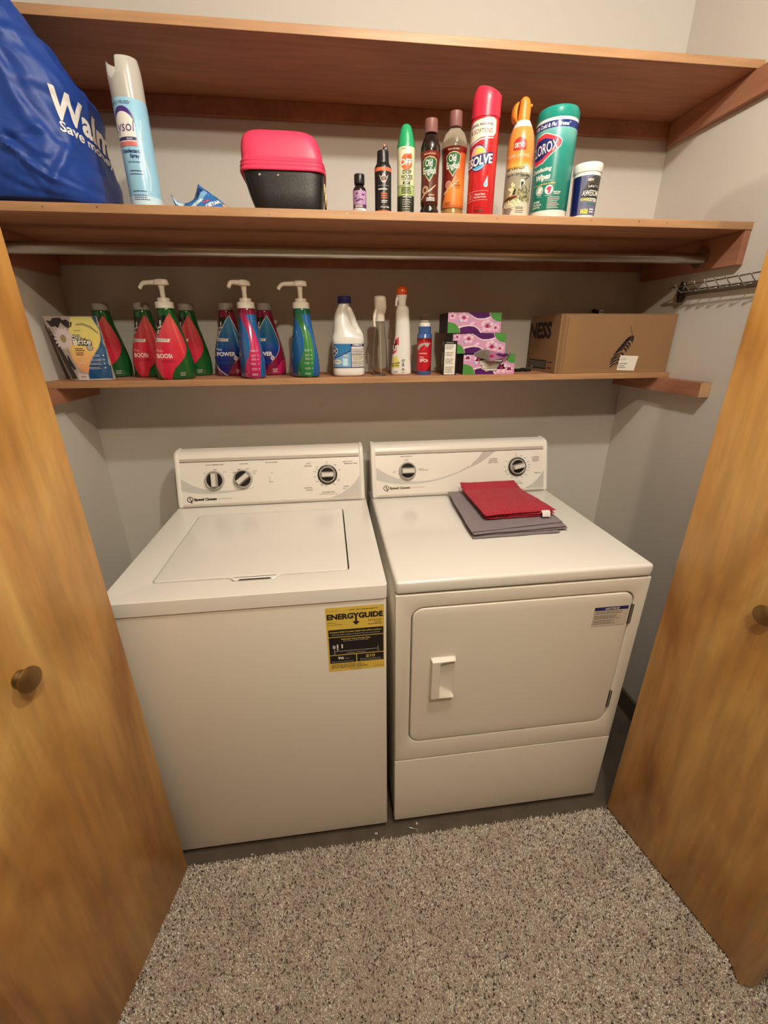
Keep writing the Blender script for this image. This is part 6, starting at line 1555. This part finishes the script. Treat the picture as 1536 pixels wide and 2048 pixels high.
def tissue_box(x, z, y, rz, label, hh=BH, open_front=False):
    t = thing('tissue_box', (x, y, z), rz, label=label, cat='tissue box', group='floral tissue boxes stacked on the lower shelf')
    bm = bmesh.new()
    w = BW / 2
    if not open_front:
        box(bm, (-w, 0, 0), (w, BD, hh), 0.0012, 1)
        link('box', bm, 'box_side', t, smooth=0)
        put('printed_front', floral(BW, hh), plane_map((-w, 0, 0), (1, 0, 0), (0, 0, 1), (0, -1, 0)), t, step=0.5, vstep=0.5)
    else:
        for lo, hi in (((-w, 0, 0), (w, BD, 0.0012)), ((-w, 0, 0), (-w + 0.0012, BD, hh)), ((w - 0.0012, 0, 0), (w, BD, hh)), ((-w, BD - 0.0012, 0), (w, BD, hh))): box(bm, lo, hi)
        # front wall with a torn opening
        tear = [(0.052, 0.062), (0.060, 0.050), (0.052, 0.042), (0.058, 0.032), (0.066, 0.026), (0.064, 0.017), (0.075, 0.0135), (0.078, 0.008), (0.096, 0.011), (0.112, 0.009), (0.119, 0.018), (0.124, 0.030), (0.132, 0.037), (0.134, 0.048), (0.140, 0.062)]
        kz = hh / 0.062; kx = BW / 0.178
        tear = [(a * kx, b * kz) for a, b in tear]
        ol = [(0, 0), (BW, 0), (BW, hh)] + tear[::-1] + [(0, hh)]
        prism(bm, [[(a - w, b) for a, b in ol]], -0.0012, 0.0, M=MX)
        for f in bm.faces: f.material_index = 0
        # top panel, torn open in the middle
        box(bm, (-w, 0.001, hh - 0.0012), (-w + 0.05, BD, hh)); box(bm, (w - 0.035, 0.001, hh - 0.0012), (w, BD, hh)); box(bm, (-w, 0.055, hh - 0.0012), (w, BD, hh))
        link('box', bm, 'box_side', t, smooth=0)
        it = []
        for e in floral(BW, hh): it.append(e)
        # print follows the remaining card: keep the pieces left and right of the tear
        tb = bmesh.new(); prism(tb, [[(a - w, b) for a, b in ol]], -0.0012, 0.0, M=MX); bv = BVHTree.FromBMesh(tb); tb.free()
        def pmap(u, v, h):
            hit = bv.ray_cast(Vector((u - w, -0.2, v)), Vector((0, 1, 0)), 0.205)
            return Vector((u - w, -h, v)) if hit[0] is not None else None
        put('printed_front', it, pmap, t, step=0.0022, vstep=0.0022)
        bm = bmesh.new()
        for k in range(14):
            box(bm, (-w + 0.006, 0.006 + 0.001 * (k % 3), 0.002 + 0.0030 * k), (w - 0.008, BD - 0.006, 0.0042 + 0.0030 * k), 0.0006, 1)
        for k in range(3): tube(bm, smooth_pts([(-0.020 + 0.012 * k, 0.010, 0.028), (0.0 + 0.01 * k, 0.006, 0.034), (0.03, 0.010, 0.030), (0.045, 0.02, 0.036)], 4), 0.0028, 8, flat=0.4)
        link('tissues', bm, 'tissue_paper', t, smooth=30)
        # torn flap hanging forward, printed outside, grey inside
        b = bmesh.new()
        A_ = [(-0.055, -0.001, hh + 0.001), (-0.032, -0.010, hh + 0.013), (-0.005, -0.018, hh + 0.012), (0.025, -0.022, hh + 0.004), (0.052, -0.020, hh - 0.002), (0.066, -0.012, hh + 0.006)]
        B_ = [(-0.050, -0.001, hh - 0.006), (-0.020, -0.004, hh - 0.014), (0.000, -0.016, hh - 0.020), (0.020, -0.020, hh - 0.014), (0.040, -0.014, hh - 0.016), (0.058, -0.006, hh - 0.012)]
        A_, B_ = smooth_pts(A_, 5), smooth_pts(B_, 5); va = [b.verts.new(p) for p in A_]; vb = [b.verts.new(p) for p in B_]
        vc = [b.verts.new(p + Vector((0, 0.003, 0.003))) for p in A_]
        for i in range(len(va) - 1): b.faces.new((va[i], vb[i], vb[i + 1], va[i + 1])); b.faces.new((vc[i], va[i], va[i + 1], vc[i + 1]))
        bmesh.ops.solidify(b, geom=b.faces[:], thickness=0.0009)
        for f in b.faces:
            c = f.calc_center_median(); f.material_index = 0 if c.x < -0.008 else 1
        me_ = bpy.data.meshes.new('t'); b.to_mesh(me_); b.free(); bm = bmesh.new(); bm.from_mesh(me_)
        bvf = BVHTree.FromBMesh(bm)
        fl = link('torn_flap', bm, ['card_grey', 'tissue_pink'], t, smooth=40)
        fm = bvh_map(bvf, 0.0)
        put('flap_print', [P([(0.010, hh + 0.002), (0.026, hh - 0.004), (0.045, hh - 0.006), (0.060, hh - 0.002), (0.066, hh + 0.006), (0.030, hh + 0.006)], 'tissue_purple', 2),
                           P([(0.012, hh - 0.017), (0.024, hh - 0.012), (0.040, hh - 0.013), (0.048, hh - 0.0165), (0.030, hh - 0.020)], 'tissue_purple', 2), P(ell(0.0, hh - 0.004, 0.007, 0.004), 'orchid_deep', 2), P(ell(0.054, hh - 0.009, 0.008, 0.006), 'orchid_light', 2)], fm, t, step=0.003, vstep=0.003, base=0.0004)
    return t


tissue_box(0.4190, ZB, 0.566, radians(0), 'torn-open floral tissue box at the bottom of the stack, white tissues showing', open_front=True)
tissue_box(0.3820, ZB + 0.0655, 0.572, radians(-1.5), 'floral tissue box in the middle of the stack of three', hh=0.061)
tissue_box(0.3610, ZB + 0.1285, 0.570, radians(1), 'floral tissue box on top of the stack of three', hh=0.060)

# ------------------------------------------------------------------ small black gadget
t = thing('metal_clip', (0.582, 0.655, ZB), radians(10), label='small black clip with a silver ball end lying between tissue boxes and cardboard box', cat='clip')
bm = bmesh.new(); box(bm, (-0.034, -0.008, 0), (-0.012, 0.008, 0.011), 0.003, 2); box(bm, (-0.014, -0.006, 0.002), (0.006, 0.006, 0.013), 0.003, 2); box(bm, (0.004, -0.010, 0), (0.024, 0.010, 0.010), 0.003, 2); link('clip', bm, 'black_plastic', t)
bm = bmesh.new(); lathe(bm, [(0, 0.0), (0.005, 0.0), (0.0055, 0.006), (0.0035, 0.012), (0.0045, 0.016), (0.0035, 0.020), (0, 0.021)], 20, M=Matrix.Translation((0.030, -0.006, 0))); link('metal_end', bm, 'chrome', t, smooth=60)

# ------------------------------------------------------------------ cardboard box
mat('cardboard', (140, 106, 72), rough=0.8, var=0.08, vscale=12, bump=0.15, bscale=120)
mat('cardboard_edge', (124, 92, 62), rough=0.85)
mat('card_ink', (28, 16, 22), rough=0.7)
mat('packing_tape', (150, 116, 78), rough=0.25, coat=0.4)
CX0, CX1, CY0, CY1, CH = 0.6400, 1.0500, 0.541, 0.755, 0.184
t = thing('cardboard_box', ((CX0 + CX1) / 2, (CY0 + CY1) / 2, ZB), label='long brown cardboard shipping box with a black feather print on the lower shelf', cat='box')
w, d = (CX1 - CX0) / 2, (CY1 - CY0) / 2
bm = bmesh.new(); box(bm, (-w, -d, 0), (w, d, CH - 0.002), 0.0015, 1); link('carton', bm, 'cardboard', t, smooth=0)
for lo, hi in (((-w, -d, CH - 0.0025), (w, 0.0, CH)), ((-w, 0.001, CH - 0.0025), (w, d, CH))):
    bm = bmesh.new(); box(bm, lo, hi, 0.0006, 1); link('flap', bm, 'cardboard', t, smooth=0)
bm = bmesh.new()
for k, (a, wd) in enumerate(((-w + 0.006, 0.005), (-w + 0.014, 0.002), (-w + 0.024, 0.0016))): box(bm, (a, -d - 0.0012, 0.002), (a + wd, -d + 0.0005, CH - 0.006 * k), 0.0004, 1)
link('creased_edge', bm, 'cardboard_edge', t, smooth=0)
ft = plane_map((0, -d, 0), (1, 0, 0), (0, 0, 1), (0, -1, 0))
fx, fz = 0.040, 0.010
it = []
# feather: curved shaft with slanted barbs
sh = smooth_pts([(0.012, 0.020, 0), (0.016, 0.045, 0), (0.025, 0.070, 0), (0.038, 0.093, 0), (0.049, 0.110, 0), (0.0515, 0.122, 0), (0.046, 0.133, 0), (0.042, 0.147, 0)], 5)
sh = [(p.x, p.y) for p in sh]
it.append(P(line(sh, 0.0016), 'card_ink', 1))
for k in range(10):
    px_, pz_ = sh[3 + int(k * 2.3)]; f_ = 0.60 + 0.50 * sin(pi * (k + 1.2) / 11)
    lx, lz = -0.030 * f_, -0.019 * f_
    it.append(P([(px_, pz_), (px_ + lx * 0.5, pz_ + lz * 0.30), (px_ + lx, pz_ + lz), (px_ + lx * 0.95, pz_ + lz - 0.0036), (px_ + lx * 0.45, pz_ + lz * 0.42 - 0.0034), (px_, pz_ - 0.0032)], 'card_ink', 1))
    lx, lz = 0.013 * f_, -0.015 * f_
    it.append(P([(px_, pz_ + 0.001), (px_ + lx * 0.8, pz_ + lz * 0.15), (px_ + lx, pz_ + lz), (px_ + lx * 0.5, pz_ + lz * 0.55), (px_, pz_ - 0.0026)], 'card_ink', 1))
put('feather_print', it, ft, t, step=0.5, vstep=0.5)
st_ = [(0.019, 0.009), (0.083, 0.006), (0.090, 0.053), (0.024, 0.056)]
it = [P(st_, 'label_pale', 2)] + bars(0.027, 0.050, [0.046, 0.041], 0.0024, 'grey_print', layer=3, seed=3) + bars(0.025, 0.055, [0.028], 0.0030, 'ink_soft', layer=3, seed=4) + bars(0.024, 0.050, [0.021, 0.0155], 0.0024, 'ink_soft', layer=3, seed=5)
put('shipping_label', it, ft, t, step=0.5, vstep=0.5)
put('tape', [P(rect(-w + 0.030, 0.002, -w + 0.062, CH - 0.012), 'packing_tape', 0), P(rect(-w + 0.002, 0.001, w - 0.01, 0.012), 'packing_tape', 1)], ft, t, step=0.5, vstep=0.5)
sd = plane_map((-w, 0, 0), (0, -1, 0), (0, 0, 1), (-1, 0, 0))
lettering_ = [T('BUSINESS', -0.106, 0.138, 0.0500, 'card_ink', 0.315, bold=0.045, layer=1)]
it = []
mat('card_yellow', (170, 130, 60), rough=0.8)
it += [T('TOGETHER', -0.062, 0.066, 0.012, 'card_yellow', 0.050, layer=1, bold=0.0), P(rect(-0.096, 0.010, 0.040, 0.040), 'card_ink', 1), P(rect(-0.092, 0.014, 0.036, 0.036), 'tub_olive', 2)]
for z in (0.034, 0.016): it += [P(rect(0.046, z - 0.001, 0.070, z + 0.001), 'card_ink', 1), P([(0.070, z - 0.005), (0.080, z), (0.070, z + 0.005)], 'card_ink', 1)]
it = [('t', e[1], e[2], e[3], e[4], e[5], e[6], e[7], e[8], e[9], e[10], e[11]) if e[0] == 't' else e for e in it]
def sdm(u, v, h): return sd(u, v, h) if -d - 0.001 <= u <= d + 0.0005 else None
put('lettering', lettering_, sdm, t, step=0.002, vstep=0.5)
put('shipping_marks', it, sdm, t, step=0.002, vstep=0.5)

# the tool standing behind the carton
t = thing('pliers_handle', (0.900, 0.7675, ZB + 0.0), label='black and silver tool end poking up behind the cardboard box', cat='tool')
bm = bmesh.new(); tube(bm, smooth_pts([(0, 0, 0.0), (0.002, 0, 0.12), (0.004, 0, 0.185), (-0.012, 0, 0.205), (-0.020, 0, 0.202)], 5), 0.0060, 10); link('grip', bm, 'black_plastic', t, smooth=60)
bm = bmesh.new(); lathe(bm, [(0.004, -0.003), (0.0085, -0.003), (0.0085, 0.003), (0.004, 0.003), (0.004, -0.003)], 20, M=Matrix.Translation((0.012, -0.001, 0.200)) @ Matrix.Rotation(pi / 2, 4, 'X'), close=False); tube(bm, [(0.004, 0, 0.196), (0.014, 0, 0.190)], 0.004, 8); link('ring', bm, 'chrome', t, smooth=60)

# ------------------------------------------------------------------ hook rail on the right wall
t = thing('hook_rail', (XR, 0.43, 1.60), label='chrome rail with a row of wire hooks mounted on the right wall', cat='hook rail')
bm = bmesh.new(); box(bm, (-0.012, -0.30, -0.012), (-0.007, 0.130, 0.006), 0.001, 1); link('rail', bm, 'galvanised', t)
bm = bmesh.new(); tube(bm, [(-0.046, 0.132, 0.012), (-0.046, -0.30, 0.024)], 0.0022, 8); tube(bm, [(-0.010, 0.125, 0.0), (-0.046, 0.129, 0.012)], 0.002, 8); link('front_wire', bm, 'chrome', t, smooth=60)
for yy in (0.118, -0.27):
    bm = bmesh.new(); loft(bm, [(-0.030, 0, 0, 0.006, 0.009, 2), (-0.015, 0, 0, 0.010, 0.013, 2), (0.0, 0, 0, 0.011, 0.014, 2), (0.015, 0, 0, 0.010, 0.013, 2), (0.030, 0, 0, 0.006, 0.009, 2)], 20)
    k = link('mounting_plate', bm, 'black_plastic', t, smooth=60); k.location = (-0.0122, yy, 0.0)
hk = bmesh.new()
tube(hk, smooth_pts([(-0.008, 0, 0.002), (-0.030, 0, -0.002), (-0.046, 0, 0.008), (-0.056, 0, 0.018)], 5), 0.0014, 8)
lathe(hk, [(0, -0.0038), (0.0027, -0.0027), (0.0038, 0), (0.0027, 0.0027), (0, 0.0038)], 12, M=Matrix.Translation((-0.0565, 0, 0.0195)))
h0 = link('hook', hk, 'chrome', t, smooth=60)
for k in range(10):
    h = h0 if k == 0 else h0.copy()
    if k: COL.objects.link(h); h.parent = t
    h.location = (0, 0.098 - 0.038 * k, 0.0)
    h.rotation_euler = (0.0, 0, 0.0)

# ------------------------------------------------------------------ litter on the threshold
mat('paint_chip', (206, 198, 182), rough=0.8)
mat('grime', (56, 40, 26), rough=0.9, var=0.5, vscale=60)


def chip(x, y, sx, sy, h, label, seed):
    t = thing('paint_chip', (x, y, 0.0), label=label, cat='debris', group='debris on the concrete strip')
    bm = bmesh.new(); rnd = random.Random(seed)
    pts = [(sx * cos(a) * rnd.uniform(0.6, 1), sy * sin(a) * rnd.uniform(0.6, 1)) for a in [k * pi / 4 for k in range(8)]]
    prism(bm, [pts], 0.0, h); link('flake', bm, 'paint_chip', t, smooth=0)


chip(-0.040, -0.012, 0.0065, 0.003, 0.004, 'cream paint chip on the concrete left of the gap between the appliances', 1)
chip(0.094, 0.002, 0.0035, 0.005, 0.003, 'cream paint chip on the concrete beside the bent wire', 2)
chip(-0.424, -0.022, 0.004, 0.003, 0.003, 'small pale chip on the concrete under the washing machine', 3)
t = thing('bent_wire', (0.073, -0.012, 0.002), radians(-8), label='shiny bent wire lying on the concrete below the dryer', cat='wire')
bm = bmesh.new(); tube(bm, smooth_pts([(-0.020, 0.006, 0.0), (-0.006, 0.003, 0.002), (0.005, 0.001, 0.001), (0.022, -0.003, 0.001)], 5), 0.0011, 8)
tube(bm, smooth_pts([(0.003, 0.006, 0.001), (0.007, 0.001, 0.005), (0.009, -0.006, 0.001)], 5), 0.0008, 6); tube(bm, smooth_pts([(-0.014, -0.010, 0.0), (-0.010, -0.002, 0.003), (-0.006, 0.002, 0.001)], 5), 0.0007, 6); tube(bm, smooth_pts([(0.013, -0.008, 0.0), (0.017, -0.002, 0.004), (0.020, -0.010, 0.001)], 5), 0.0007, 6)
link('wire', bm, 'chrome', t, smooth=60)
